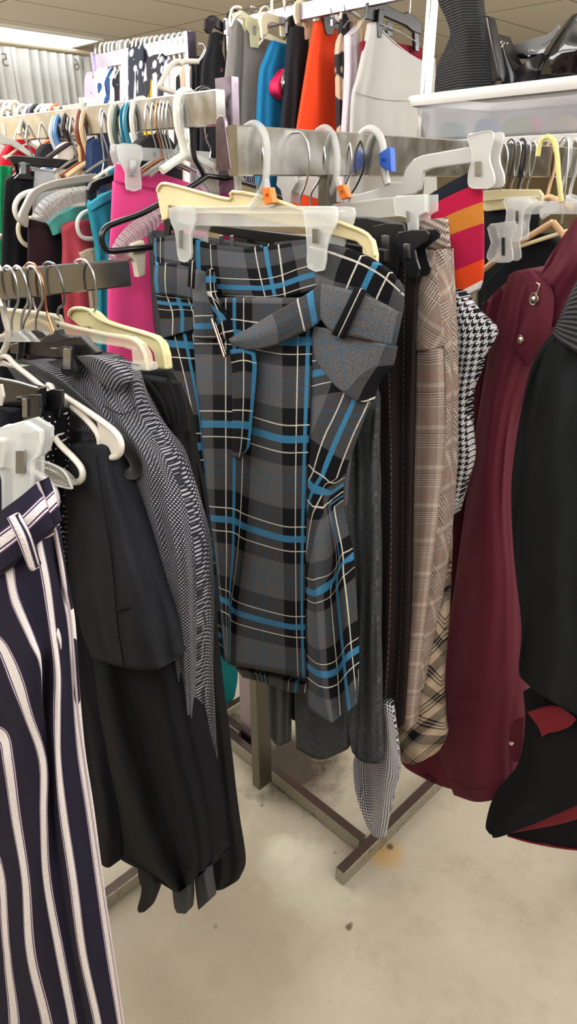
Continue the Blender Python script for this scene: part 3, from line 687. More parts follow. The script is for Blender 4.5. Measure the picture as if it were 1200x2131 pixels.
# --- beige and black tartan skirt, cut on the bias
P5 = MP(712)
tt = [(0, 'a3907b', 0), (.16, '1d1d22', .45), (.20, 'a3907b', 0), (.24, '1d1d22', .45), (.28, 'a3907b', 0), (.32, '1d1d22', .45), (.36, 'a3907b', 0), (.52, '17181d', .25), (.74, '85786a', 0), (.82, 'ab9b89', 0)]
TART = tartan('beige_black_tartan', tt, tt, .1, .1, 600, .75)
t = thing('tartan_skirt', P5(870, 1580), 'beige and black tartan skirt whose rounded hem shows below brown trousers', 'skirt')
sheet('panel', P5, [[(870, 1000, -.01), (900, 1000), (928, 1010, -.01)], [(868, 1150, -.01), (900, 1150), (928, 1150, -.01)], [(850, 1300, -.01), (890, 1300, .006), (924, 1300, -.01)], [(825, 1420, -.01), (875, 1420, .012), (917, 1420, -.01)], [(806, 1500, -.012), (862, 1510, .018), (922, 1500, -.012)], [(803, 1545, -.012), (858, 1560, .02), (926, 1535, -.012)], [(815, 1572, -.012), (856, 1591, .016), (908, 1568, -.012)]], TART, t, th=.05, nv=50, folds=((.004, 1.5, .2),))
hook('hanger_loop', P5, [(900, 1000), (902, 940), (905, 900)], .002, cloth('1c1d22'), t)

# --- houndstooth jacket peeping out, and checked trousers below
def houndstooth(name, scale, a='c9c8cc', b='17181f'):
    g = N(name); uvv, u, v = g.uv()
    U = g.math('MULTIPLY', u, scale); Vv = g.math('MULTIPLY', v, scale)
    # 8-thread twill of 4 dark 4 light
    sx = g.math('LESS_THAN', g.math('FRACT', U), .5); sy = g.math('LESS_THAN', g.math('FRACT', Vv), .5)
    tw = g.math('LESS_THAN', g.math('FRACT', g.math('MULTIPLY', g.math('ADD', U, Vv), 2)), .5)
    d = g.math('ADD', g.math('MULTIPLY', sx, tw), g.math('MULTIPLY', sy, g.math('SUBTRACT', 1, tw)))
    return finish_cloth(g, g.mix(d, lin(a), lin(b)), u, v, 500)
HOUND = houndstooth('houndstooth', 85)
P6 = MP(744)
t = thing('houndstooth_jacket', P6(955, 1050), 'black and white houndstooth jacket jutting out beside brown glen plaid', 'jacket')
sheet('sleeve', P6, [[(925, 600), (940, 606), (955, 612)], [(925, 650), (955, 650, .01), (992, 650)], [(926, 688), (970, 692, .012), (1030, 690)], [(928, 742), (965, 748, .014), (1002, 744)], [(928, 768), (962, 770, .008), (997, 768)], [(930, 812), (955, 815, .01), (978, 810)], [(930, 860), (953, 860, .012), (972, 860)], [(930, 910), (954, 910, .014), (976, 912)], [(930, 958), (954, 958, .01), (979, 958)], [(928, 1015), (945, 1015, .008), (962, 1015)], [(924, 1078), (934, 1076, .004), (942, 1070)]], HOUND, t, planar=True, th=.04, nv=60)
sheet('body', P6.back(.02), [[(912, 545), (938, 515)], [(912, 700), (940, 700)], [(912, 1100), (938, 1100)]], cloth('15161c'), t, th=.03)
CHK = houndstooth('small_check', 150, 'c4c4c8', '1a1b22')
P7 = MP(652)
t = thing('checked_trousers', P7(790, 1740), 'black and white checked trouser leg trailing down to the rack foot', 'trousers')
sheet('leg', P7, [[(786, 1460, .004), (800, 1462, .012), (815, 1465, .004)], [(786, 1538, .004), (808, 1545, .016), (830, 1588, .002)], [(780, 1640, .004), (800, 1642, .018), (825, 1630, .002)], [(774, 1700, .004), (792, 1704, .014), (808, 1700, .002)], [(772, 1738, .004), (786, 1746, .008), (800, 1742, .002)]], CHK, t, planar=True, th=.02, nv=40)
sheet('leg', P7.back(.05), [[(742, 1550), (765, 1552, -.02), (792, 1555)], [(734, 1600), (760, 1604, -.03), (790, 1605)], [(741, 1655), (764, 1660, -.025), (788, 1660)], [(760, 1712), (774, 1716), (786, 1715)], [(772, 1734), (779, 1738), (786, 1738)]], CHK, t, planar=True, th=.02, nv=30)

# --- milk-white hanger with blue size tags and the sunset striped skirt
P8 = MP(771)
h = thing('clip_hanger', P8(860, 380), 'milky white clip hanger with blue size tags and one raised arm', 'hanger')
plate('body', P8, [(600, 378), (640, 366), (690, 360), (690, 392), (740, 405), (775, 395), (800, 388), (810, 380), (834, 378), (843, 350), (860, 330), (880, 322), (975, 305), (990, 304), (990, 338), (900, 350), (880, 358), (872, 395), (862, 404), (800, 415), (740, 425), (680, 420), (600, 398)], .01, MILK, h, 0, 0, .0025)
hook('hook', P8, [(745, 352), (742, 318), (746, 292), (757, 274), (772, 269), (786, 278), (795, 300), (797, 330), (800, 360), (806, 384)], .007, MILK, h)
plate('size_tag', P8, [(731, 314), (748, 318), (748, 345), (740, 351), (731, 351)], .01, BLUETAG, h, .002, 0, .001, label='blue size tag')
plate('size_tag', P8, [(788, 320), (807, 306), (811, 308), (814, 358), (800, 352), (789, 343)], .014, BLUETAG, h, .0115, 0, .001, label='blue size tag')
text('tag_print', '2X', P8, 798, 333, 8, plastic('16307a'), h, .0122)
clip(h, P8, [(973, 285), (1000, 276), (1022, 274), (1024, 290), (1017, 320), (1018, 340), (1026, 365), (1024, 388), (1000, 392), (976, 388), (975, 360), (982, 335), (980, 310)], MILK, .018, .006, .03, (987, 336, 1000, 366), n=3)
clip(h, P8, [(578, 360), (612, 352), (616, 380), (605, 400), (604, 425), (590, 420), (585, 395), (576, 385)], MILK, .012, .005, .022, None, n=0)
g = N('sunset_stripes'); uvv, u_, v_ = g.uv()
cc, _a = g.ramp(v_, [(0, lin('20222c')), (.13, lin('b01d42')), (.31, lin('ba7630')), (.50, lin('a81d42')), (.80, lin('d4471f')), (.955, lin('ded8d2'))])
M_SUN = finish_cloth(g, cc, g.math('MULTIPLY', u_, .1), g.math('MULTIPLY', v_, .25), 800)
t = thing('striped_skirt', P8(960, 600), 'crimson, orange and white broad-striped skirt clipped to the milky hanger', 'skirt')
sheet('panel', P8, [[(870, 420), (930, 382, .006), (1000, 346)], [(872, 442), (932, 408, .01), (1001, 378)], [(880, 475), (940, 444, .012), (1001, 420)], [(886, 512), (944, 486, .012), (1003, 465)], [(900, 580), (948, 562, .012), (1003, 540)], [(915, 620), (950, 606, .01), (1001, 580)], [(930, 636), (954, 622, .006), (994, 601)]], M_SUN, t, th=.03, U=[0, .5, 1], V=[0, .13, .31, .5, .8, .95, 1.0], nv=48)
sheet('lining', P8.back(.025), [[(870, 470), (948, 440)], [(880, 700), (950, 700)]], cloth('17181f'), t, th=.02, nu=8, nv=8)
# plain wire hooks further along
for k, (c, m, pts, lab) in enumerate(((716, WIRE, [(716, 352), (716, 310), (707, 288), (700, 282), (716, 284), (727, 300), (731, 330), (727, 362), (717, 392), (716, 440)], 'grey wire hanger between the second frosted hook and the black hook'), (738, BLACKP, [(719, 352), (719, 310), (725, 290), (738, 284), (750, 295), (758, 320), (756, 352), (742, 385), (727, 412), (726, 450)], 'black coated wire hanger beside the blue tagged hook'))):
    Pk = MP(c)
    t = thing('wire_hanger', Pk(c, 440), lab, 'hanger')
    hook('hook', Pk, pts, .0017, m, t)
    hook('frame', Pk, [(pts[-1][0], 440), (pts[-1][0] + 60, 490), (pts[-1][0] + 130, 540), (pts[-1][0] + 40, 545), (pts[-1][0] - 100, 530), (pts[-1][0] - 60, 480)], .0017, m, t, closed=True)

TQ = FP(470, 1450, 1.75)
t = thing('teal_dress', TQ(470, 1480), 'teal dress hem showing low behind the rack upright', 'dress')
sheet('panel', TQ, [[(430, 1150), (465, 1150, .01), (500, 1150)], [(425, 1380), (460, 1380, .012), (496, 1380)], [(430, 1460), (462, 1470, .01), (490, 1440)], [(436, 1484), (460, 1482, .01), (484, 1458)]], cloth('1f7f86'), t, th=.03, nu=16, nv=20)
# ================================================================ coats at the near right
BURG = cloth('581d2b', rough=.8, spec=.25, weave=260, var=.1, bump=.12); BURGI = cloth('481521', rough=.85)
BLKCOAT = cloth('1b1d1f', weave=420, var=.5, bump=.5, nap=.4); BLKW = cloth('16171a', weave=500, var=.3); REDL = cloth('741425', rough=.6, spec=.3)
SILVER = metal('cfc9bd', .2)
J = QP(1000, 700, 1.22)
t = thing('burgundy_jacket', J(1000, 1660), 'burgundy jacket with buttoned shoulder strap, beside the black coat', 'jacket')
sheet('body', J.back(.05), [[(1008, 630), (1050, 590), (1110, 560)], [(992, 720), (1040, 700), (1110, 700)], [(968, 815), (1030, 800), (1110, 800)], [(950, 1000), (1020, 1000), (1100, 1000)], [(936, 1150), (1010, 1150), (1095, 1150)], [(905, 1380), (990, 1380), (1090, 1380)], [(868, 1510), (960, 1520), (1085, 1510)], [(834, 1584), (930, 1610), (1070, 1600)], [(895, 1628), (950, 1644), (1050, 1650)]], BURG, t, th=.05, folds=((.006, 2, .1),), nv=44, wob=.004)
sheet('collar', J, [[(1135, 545, .0), (1165, 500, .02), (1210, 440, .03), (1260, 400, 0)], [(1125, 575, .02), (1165, 545, .04), (1215, 500, .05), (1265, 470, 0)], [(1120, 620, .02), (1160, 600, .045), (1215, 570, .05), (1265, 550, 0)], [(1105, 690, 0), (1150, 680, .02), (1200, 660, .02), (1260, 640, 0)]], BURG, t, th=.06, folds=((.005, .5, .2, 1.8, 0),), wob=.004)
sheet('sleeve', J, [[(1058, 572, 0), (1080, 562, .012), (1112, 566, .01), (1150, 560, 0)], [(1042, 625, 0), (1066, 622, .022), (1100, 625, .03), (1150, 640, .01)], [(1028, 685, 0), (1055, 690, .03), (1092, 700, .035), (1140, 720, .01)], [(1010, 765, 0), (1040, 770, .035), (1068, 772, .03), (1110, 780, 0)],
    [(988, 905, 0), (1020, 905, .04), (1050, 905, .03), (1066, 905, 0)], [(968, 1050, 0), (1010, 1050, .045), (1042, 1050, .03), (1062, 1050, 0)], [(948, 1200, 0), (1005, 1200, .05), (1050, 1200, .035), (1074, 1200, 0)], [(926, 1350, 0), (995, 1350, .052), (1050, 1350, .035), (1079, 1350, 0)],
    [(914, 1450, 0), (985, 1450, .05), (1045, 1450, .035), (1079, 1450, 0)], [(908, 1530, 0), (985, 1535, .055), (1040, 1535, .035), (1076, 1530, 0)], [(928, 1610, 0), (990, 1622, .055), (1045, 1618, .03), (1073, 1605, 0)], [(944, 1655, 0), (992, 1669, .05), (1040, 1660, .03), (1066, 1640, 0)]], BURG, t, th=.09, nu=40, nv=80, folds=((.003, 1.1, .2, .5), (.002, 1.7, .6, 1.4, 1.5)), wob=.004, seed=3)
hook('cuff_seam', J, [(938, 1622, .03), (985, 1642, .058), (1040, 1634, .034), (1070, 1620, .006)], .0012, BURGI, t)
hook('pocket_crease', J, [(924, 1438, .03), (955, 1450, .045), (1000, 1449, .056)], .0008, BURGI, t); hook('pocket_crease', J, [(916, 1478, .024), (942, 1494, .04), (976, 1498, .052)], .0008, BURGI, t)
plate('cuff_strap', J, [(1062, 1508), (1086, 1495), (1088, 1505), (1080, 1585), (1060, 1572)], .006, BURG, t, .045, 2, .001)
MB().lathe(J(1064, 1546, .052), [(0, .004), (.0045, .003), (.005, 0), (0, 0)], 12, J.n).build('button', SILVER, t, True)
sheet('shoulder_strap', J, [[(1078, 568, .04), (1100, 560, .05), (1124, 574, .045)], [(1098, 596, .05), (1124, 590, .058), (1150, 608, .045)], [(1098, 640, .052), (1122, 640, .06), (1150, 655, .045)], [(1080, 690, .05), (1104, 700, .056), (1140, 700, .045)], [(1071, 722, .048), (1088, 736, .05), (1118, 735, .045)], [(1084, 748, .044), (1096, 762, .042), (1104, 757, .04)]], BURG, t, th=.008, nu=20, nv=34)
for k, (x, y) in enumerate(((1110, 622), (1083, 706))):
    c = J(x, y, .064 - .006 * k)
    b = MB(); rr = .0085 - .003 * k
    b.tube([c + (QD * math.cos(a) * .7 + UP * math.sin(a)) * rr for a in [2 * math.pi * i / 14 for i in range(14)]], .0016, 6, True)
    b.lathe(c, [(0, .004), (.004, .002), (.004, -.002), (0, -.002)], 10, J.n)
    if k == 0: b.tube([c, c + UP * .01 + QD * .004, c + UP * .022 + QD * .006, c + UP * .024], .0014, 6)
    b.build('snap', SILVER, t, True, label='silver snap fitting')

J2 = QP(1130, 900, 1.02)
t = thing('black_coat', J2(1100, 1765), 'charcoal black wool coat with ribbed collar and red lining, nearest the right', 'coat')
g = N('ribbed_knit'); uvv, u_, v_ = g.uv(); rb_ = g.math('SINE', g.math('MULTIPLY', v_, 900))
g.bsdf(Base_Color=g.mix(g.map(rb_, -1, 1, 0, 1), lin('222427'), lin('46484c')), Roughness=.95, Normal=g.bump(rb_, .8, .003)); RIB = g.m
sheet('body', J2, [[(1160, 680, 0), (1200, 640, .03), (1330, 600, .02)], [(1112, 745, -.01), (1160, 760, .03), (1330, 760, .04)], [(1085, 850, -.01), (1150, 850, .04), (1330, 850, .05)], [(1064, 1000, -.01), (1140, 1000, .045), (1330, 1000, .05)], [(1068, 1150, -.01), (1145, 1150, .04), (1330, 1150, .05)], [(1084, 1300, -.01), (1150, 1320, .04), (1330, 1340, .05)], [(1079, 1395, -.01), (1140, 1440, .04), (1330, 1540, .05)], [(1092, 1420, -.01), (1140, 1456, .036), (1330, 1555, .045)]], BLKCOAT, t, th=.05, nu=36, nv=60, folds=((.012, 1.4, .3, .3), (.004, 4, .1, .3)), wob=.006)
sheet('collar', J2, [[(1190, 600, .02), (1215, 570, .05), (1300, 540, .04)], [(1168, 650, .02), (1195, 640, .055), (1300, 640, .05)], [(1148, 695, .02), (1170, 715, .05), (1215, 745, .05)]], RIB, t, th=.03, nv=30)
sheet('lower_front', J2.back(.03), [[(1088, 1440), (1150, 1440, .01), (1330, 1460)], [(1092, 1500), (1150, 1500, .015), (1330, 1500)], [(1078, 1588), (1130, 1588, .02), (1330, 1588)], [(1030, 1650), (1110, 1650, .02), (1330, 1640)], [(1010, 1715), (1070, 1700, .02), (1330, 1600)], [(1018, 1736), (1060, 1735, .02), (1330, 1620)]], BLKW, t, th=.04, nv=30, folds=((.006, 2.2, .2),))
sheet('lining', J2.back(.022), [[(1096, 1482, .03), (1150, 1474, .03), (1198, 1498, .03)], [(1118, 1512, .03), (1155, 1505, .03), (1185, 1512, .03)], [(1127, 1534, .03), (1140, 1526, .03), (1160, 1522, .03)]], REDL, t, th=.01)
sheet('lining', J2.back(.06), [[(1095, 1712), (1200, 1655), (1330, 1585)], [(1060, 1735), (1200, 1705), (1330, 1640)]], REDL, t, th=.008, nv=8)
sheet('lower_back', J2.back(.066), [[(1060, 1700, 0), (1200, 1670), (1330, 1640)], [(1056, 1738, 0), (1200, 1735), (1330, 1730)], [(1110, 1752, 0), (1200, 1766), (1330, 1770)]], BLKW, t, th=.02, nv=16)
hook('lining_edge', J2.back(.066), [(1056, 1739, .003), (1110, 1754, .003), (1200, 1768, .003), (1330, 1772, .003)], .0022, REDL, t)

# the rack these coats hang from, just past the frame edge
RR = J(1560, 392); rz = RR.z + .07; s0 = (J2.p - RR).dot(RD) - .04; s1 = .8
rk = thing('clothes_rack', Vector((RR.x, RR.y, 0)) + RD * .5, 'chrome coat rack at the right, beyond the black coat', 'clothes rack')
b = MB(); b.bar(Vector((RR.x, RR.y, rz)) + RD * s0, Vector((RR.x, RR.y, rz)) + RD * s1, .022, .05); b.build('hanging_rail', CHROME, rk)
for s_ in (.25, s1):
    q = Vector((RR.x, RR.y, 0)) + RD * s_
    b = MB(); b.bar(q, q + UP * rz, .03, .03, up=RD); b.build('upright', STEEL, rk)
    b = MB(); b.bar(q + QD * .22 + UP * .02, q - QD * .02 + UP * .02, .03, .04); b.build('foot_bar', WORN, rk)
for Pk, lab in ((J, 'wooden coat hanger inside the burgundy jacket'), (J2, 'wooden coat hanger inside the black wool coat')):
    c = RR + RD * ((Pk.p - RR).dot(RD)); h = thing('coat_hanger', c, lab, 'hanger')
    MB().tube([c - QD * .15 - UP * .08, c - QD * .1 - UP * .045, c - UP * .02, c + QD * .1 - UP * .045, c + QD * .19 - UP * .1], [.006, .009, .01, .009, .006]).build('shoulders', plastic('c9a27a', rough=.5), h, True)
    MB().tube([c - UP * .02, c + UP * .02, c + QD * .02 + UP * .045, Vector((c.x, c.y, rz)) + QD * .022, Vector((c.x, c.y, rz + .03)), Vector((c.x, c.y, rz + .018)) - QD * .018], .0018, 6).build('hook', WIRE, h, True)

# black coat on a pale wooden hanger, deeper in
D = MP(945); WOODP = plastic('c9a27a', rough=.5); YELL = plastic('dcd58c', .8, .35)
t = thing('black_jacket', D(1080, 900), 'plain black jacket shouldered on the pale wooden hanger', 'jacket')
sheet('body', D.back(.03), [[(1000, 600), (1070, 520, .01), (1110, 488, .02), (1150, 500, .02), (1200, 560)], [(1003, 650), (1070, 640, .02), (1110, 640, .03), (1150, 640, .03), (1200, 650)], [(990, 900), (1060, 900, .02), (1110, 900, .03), (1150, 900, .03), (1190, 900)], [(985, 1300), (1060, 1300, .02), (1110, 1300, .03), (1150, 1300, .03), (1180, 1300)]], cloth('121317', weave=400), t, th=.07, nv=30)
hook('piping', D, [(1002, 632, .01), (1030, 624, .02), (1060, 618, .02)], .0012, cloth('3a3b40'), t)
h = thing('wooden_hanger', D(1120, 480), 'pale wooden coat hanger inside the plain black jacket', 'hanger')
hook('arm', D, [(1000, 566), (1040, 534), (1080, 505), (1120, 480), (1150, 462)], .006, WOODP, h)
hook('arm', D, [(1150, 462), (1165, 480), (1180, 500), (1205, 520)], .006, WOODP, h)
hook('crossbar', D, [(1060, 520), (1120, 500), (1190, 478)], .004, plastic('d9c9a0', rough=.5), h)
hook('hook', D, [(1168, 465), (1172, 430), (1178, 370), (1182, 300), (1174, 285), (1164, 296)], .002, WIRE, h)
D2 = MP(905)
h = thing('clip_hanger', D2(1100, 420), 'clear clip hanger with two clear clips above the plain black jacket', 'hanger')
plate('bar', D2, [(1060, 420), (1120, 418), (1260, 418), (1260, 446), (1120, 446), (1070, 448)], .012, CLEARISH, h, 0, 0, .003)
clip(h, D2, [(1047, 418), (1060, 411), (1098, 412), (1102, 428), (1090, 440), (1084, 470), (1082, 500), (1050, 500), (1050, 470), (1054, 440)], FROST, .018, .005, .026, (1072, 438, 1078, 466))
clip(h, D2, [(1014, 474), (1030, 466), (1070, 462), (1072, 480), (1062, 500), (1066, 530), (1060, 545), (1018, 543), (1014, 526), (1022, 505)], CLEARISH, .026, .005, .03, (1043, 494, 1050, 532))
hook('hook', D2, [(1168, 420), (1162, 370), (1158, 320), (1150, 292), (1138, 285), (1124, 296), (1118, 325)], .0045, YELL, h)
# row of hooks along the far part of the middle rail
for k, (x, m, r, lab) in enumerate(((1062, BLACKP, .0017, 'thin black wire hook first past the raised milky arm'), (1074, WIRE, .0017, 'bright wire hook between two black hooks'), (1085, BLACKP, .0032, 'thick black plastic hook on the far rail'), (1094, WIRE, .0017, 'wire hook tucked behind the thick black hook'), (1106, WIRE, .002, 'wire hook before the pale yellow hook'), (1150, WOODP, .004, 'tan plastic hook beside the pale yellow hook'), (1178, CLEARISH, .0045, 'clear plastic hook past the tan hook'), (1196, CLEARISH, .0045, 'clear plastic hook at the end of the row'))):
    Pk = MP(x - 8); 
    t = thing('hanger', Pk(x, 420), lab, 'hanger', 'hangers on the far part of the middle rail')
    w = 22
    hook('hook', Pk, [(x - w * .9, 330), (x - w * .5, 305), (x, 290), (x + w * .4, 300), (x + w * .35, 325), (x + 2, 355), (x - 6 - 3 * k % 5, 385), (x - 12, 410)], r, m, t)
    hook('shoulders', Pk, [(x - 70, 452), (x - 40, 432), (x - 12, 410), (x + 10, 418), (x + 40, 432)], r * 1.6, m, t)
D3 = MP(985)
h = thing('slack_hanger', D3(1060, 410), 'clear yellowed slack hanger lying under the row of far hooks', 'hanger')
plate('bar', D3, [(1000, 398), (1040, 394), (1120, 394), (1128, 405), (1126, 428), (1010, 440), (1000, 436)], .01, plastic('d5c9a2', .75, .3), h, 0, 0, .002)
hook('rib', D3, [(1002, 418, .006), (1060, 412, .006), (1120, 410, .006)], .002, plastic('d5c9a2', .75, .3), h)
hook('hook', D3, [(1040, 396), (1052, 360), (1056, 320), (1048, 296), (1036, 290), (1028, 310)], .0018, WIRE, h)
t = thing('dark_trousers', D3(1040, 800), 'dark trousers folded over the yellowed slack hanger', 'trousers')
sheet('fold', D3.back(.02), [[(995, 436), (1050, 432, .01), (1120, 426)], [(995, 540), (1050, 540, .01), (1120, 540)], [(990, 800), (1050, 800, .01), (1120, 800)]], cloth('17181b'), t, th=.03, nv=20)

# ================================================================ tub of handbags and boots on a shelf
BX = Pl(at(1180, 240, 2.12), Vector((-.8, -.6, 0)))
TUBC = N('tub_plastic'); TUBC.bsdf(Base_Color=lin('b9bac0'), Roughness=.35, Alpha=.6, Specular_IOR_Level=.4); TUB = TUBC.m
tb_n = BX.n; tb_r = UP.cross(tb_n)
fl, fr_, = BX(872, 292), BX(1330, 292)
p0 = BX(848, 200); 
t = thing('storage_tub', BX(1000, 296), 'translucent plastic storage tub with white rim holding black boots', 'tub')
wid = 1.0 * (BX(1330, 200) - BX(852, 200)).length; dep = .42
bz = BX(872, 294).z; tz = BX(852, 200).z; org = BX(852, 200)
def tubp(a, d, z): return Vector((org.x, org.y, 0)) + tb_r * a - tb_n * d + UP * z
b = MB(); ins = .03
def ring(z, i, r=.03):
    c = []
    for (cx, cy, a0) in ((wid - i - r, i + r, -90), (wid - i - r, dep - i - r, 0), (i + r, dep - i - r, 90), (i + r, i + r, 180)):
        for k in range(5):
            a = R(a0 + 90 * k / 4); c.append(tubp(cx + r * math.cos(a), cy + r * math.sin(a), z))
    return c
prof = [(bz + .002, .045), (bz + .012, .034), (bz + (tz - bz) * .55, .02), (bz + (tz - bz) * .58, .014), (tz - .02, .006)]
vs, fs = [], []
for z, i in prof: vs += ring(z, i)
n_ = 20
for j in range(len(prof) - 1):
    for k in range(n_): fs.append((j * n_ + k, j * n_ + (k + 1) % n_, (j + 1) * n_ + (k + 1) % n_, (j + 1) * n_ + k))
fs.append(tuple(range(n_ - 1, -1, -1)))
link('body', vs, fs, TUB, t, None, True)
vs, fs = [], []
for z, i in ((tz - .03, -.004), (tz - .006, -.016), (tz, -.010), (tz + .002, 0), (tz - .002, .012), (tz - .026, .010)): vs += ring(z, i, .04)
for j in range(5):
    for k in range(n_): fs.append((j * n_ + k, j * n_ + (k + 1) % n_, (j + 1) * n_ + (k + 1) % n_, (j + 1) * n_ + k))
link('rim', vs, fs, plastic('cfcdcb', rough=.4), t, None, True)
# goods seen dimly through the wall
cols = ['6f8f86', '8a8590', '5f7f9c', '9c5560', '7d8f5f', '55525c', 'a08a70', '6a7f95', '4d4a55', '8f7088']
for k in range(10):
    rnd = random.Random(k); c = tubp(.1 + wid * .085 * k, .09 + .14 * (k % 2) + .02 * rnd.random(), bz + .026 + .012 * (k % 2))
    lab = ['sea green pouch', 'mauve grey pouch', 'pale blue pouch', 'dusty red pouch', 'olive pouch', 'charcoal pouch', 'tan pouch', 'steel blue pouch', 'dark plum pouch', 'lilac pouch'][k]
    o = MB().lathe(c - UP * .02, [(0, 0), (.035, .002), (.045, .014), (.042, .034), (.03, .046), (.012, .05), (0, .05)], 14, (UP + Vector((rnd.uniform(-.4, .4), rnd.uniform(-.4, .4), 0)))).build('pouch', cloth(cols[k]), None, True)
    tag(o, lab + ' seen dimly through the storage tub wall', 'pouch', 'goods inside the storage tub')
shz = bz - .012
sh = thing('shelf', tubp(wid / 2, dep / 2, shz - .02), 'white top shelf on chrome legs carrying the storage tub', 'shelf')
b = MB(); b.slab([tubp(-.03, -.03, shz + .01), tubp(wid + .05, -.03, shz + .01), tubp(wid + .05, dep + .04, shz + .01), tubp(-.03, dep + .04, shz + .01)], UP, .018); b.build('board', plastic('b5b3b0', rough=.5), sh, False, .002)
for a, d in ((0.02, dep), (wid, dep), (wid, .02)):
    b = MB(); q = tubp(a, d, 0); b.bar(q, q + UP * (shz - .01), .025, .025, up=RD); b.build('leg', CHROME, sh)
# boots
g = N('ribbed_boot'); o_ = g.obj(); wvn = g.n('ShaderNodeTexWave', {'Vector': o_, 'Scale': 42.0, 'Distortion': 1.6, 'Detail': 2}, bands_direction='Z').outputs[1]
g.bsdf(Base_Color=g.mix(wvn, lin('0f1012'), lin('35363a')), Roughness=.75, Normal=g.bump(wvn, .9, .006)); RBOOT = g.m
LEATH = plastic('141416', rough=.28); PATENT = plastic('0b0b0d', rough=.06)
BP = BX.back(.09)
t = thing('knit_boot', BP(950, 180), 'black ribbed slouch boot standing in the tub beside the chrome post', 'boot')
sheet('shaft', BP, [[(902, -60), (950, -60, .02), (992, -60)], [(910, 0), (952, 0, .03), (990, 0)], [(928, 40), (962, 40, .03), (996, 40)], [(936, 70), (968, 70, .03), (1000, 70)], [(926, 100), (964, 100, .035), (1004, 100)], [(912, 130), (962, 130, .04), (1010, 130)], [(905, 165), (960, 165, .045), (1016, 160)], [(903, 200), (960, 200, .04), (1022, 190)]], RBOOT, t, th=.09, nv=50)
sheet('strap', BP, [[(1000, 36, .03), (1012, 33, .04), (1022, 40, .03)], [(1010, 90, .03), (1022, 88, .042), (1034, 95, .03)], [(1022, 155, .03), (1036, 152, .04), (1046, 156, .03)], [(1025, 170, .03), (1038, 168, .035), (1048, 170, .03)]], LEATH, t, th=.03, edge=.5)
BP2 = BX.back(.14)
t = thing('ankle_boot', BP2(1050, 150), 'small black leather strap boot with buckle behind the ribbed boot', 'boot')
sheet('shaft', BP2, [[(1030, 72), (1038, 72, .01), (1046, 78)], [(1032, 110), (1050, 105, .015), (1062, 120)], [(1040, 160), (1064, 150, .015), (1092, 146)], [(1042, 180), (1066, 172, .015), (1095, 165)]], LEATH, t, th=.05)
b = MB(); c = BP2(1044, 92, .03)
b.tube([c + (tb_r * math.cos(a) + UP * math.sin(a)) * .007 for a in [2 * math.pi * i / 12 for i in range(12)]], .0018, 6, True); b.bar(c, c + tb_r * .02, .004, .004); b.build('buckle', SILVER, t, True)
BP3 = BX.back(.2)
t = thing('patent_shoe', BP3(1120, 150), 'shiny black patent shoe lying on its side in the storage tub', 'shoe')
sheet('upper', BP3, [[(1052, 102), (1090, 86, .02), (1140, 70, .01), (1160, 52)], [(1054, 110), (1095, 104, .03), (1140, 92, .02), (1165, 70)], [(1058, 118), (1100, 114, .03), (1150, 108, .02), (1180, 100)]], plastic('6f7072', rough=.12), t, th=.05)
sheet('sole', BP3, [[(1050, 108, .02), (1090, 110, .025), (1150, 80, .02), (1190, 30, .01)], [(1056, 120, .02), (1096, 120, .025), (1160, 94, .02), (1200, 44, .01)]], PATENT, t, th=.06, nv=8)
BP4 = BX.back(.1)
t = thing('patent_boot', BP4(1180, 150), 'glossy black patent boot heaped over the tub rim at the far right', 'boot')
sheet('upper', BP4, [[(1180, 40, 0), (1205, 26, .03), (1300, 10, .02)], [(1150, 80, 0), (1180, 70, .04), (1300, 60, .03)], [(1118, 128, 0), (1160, 110, .05), (1300, 90, .04)], [(1106, 148, 0), (1150, 146, .045), (1300, 130, .03)], [(1106, 170, 0), (1150, 165, .04), (1300, 150, .03)]], PATENT, t, th=.09)
sheet('tongue', BP4, [[(1068, 148, 0), (1095, 128, .03), (1125, 110, .01)], [(1072, 160, 0), (1100, 150, .03), (1130, 140, .01)], [(1075, 172, 0), (1100, 166, .02), (1130, 160, .01)]], LEATH, t, th=.05)
# ================================================================ the near rack at the left
def LP(col): return Pl(along(L_R0, RD, col), -RD)
IVORY = plastic('d9d3c8', rough=.3); WHITEH = plastic('dedad6', rough=.3); VELV = cloth('101012', rough=1.0, sheen=.3)
CY = plastic('d8cf9e', rough=.4); CLY = plastic('e6e0c4', .4, .2)
# striped trousers in front
SP = Pl(Vector((0, .394, 0)), Vector((-.423, -.906, 0)))
g = N('navy_stripe'); uvv, u_, v_ = g.uv(); fu = g.math('FRACT', g.math('ADD', u_, .5))
NV, PU, WHc = lin('211f2e'), lin('4a3157'), lin('d8d2d3')
cc, _ = g.ramp(fu, [(0, NV), (.335, PU), (.355, WHc), (.37, PU), (.395, WHc), (.605, PU), (.63, WHc), (.645, PU), (.665, NV)])
NAVYST = finish_cloth(g, cc, g.math('MULTIPLY', u_, .06), v_, 600)
g = N('navy_stripe_cross'); uvv, u_, v_ = g.uv()
cc, _ = g.ramp(g.math('FRACT', v_), [(0, NV), (.40, PU), (.43, WHc), (.46, PU), (.50, WHc), (.66, PU), (.69, WHc), (.72, PU), (.75, NV)])
NAVYB = finish_cloth(g, cc, g.math('MULTIPLY', u_, .1), g.math('MULTIPLY', v_, .06), 600)
t = thing('striped_trousers', SP(100, 2120), 'navy trousers with white and purple stripes at the near left', 'trousers')
X = lambda y, xs: [(x, y + dy, o) for x, dy, o in xs]
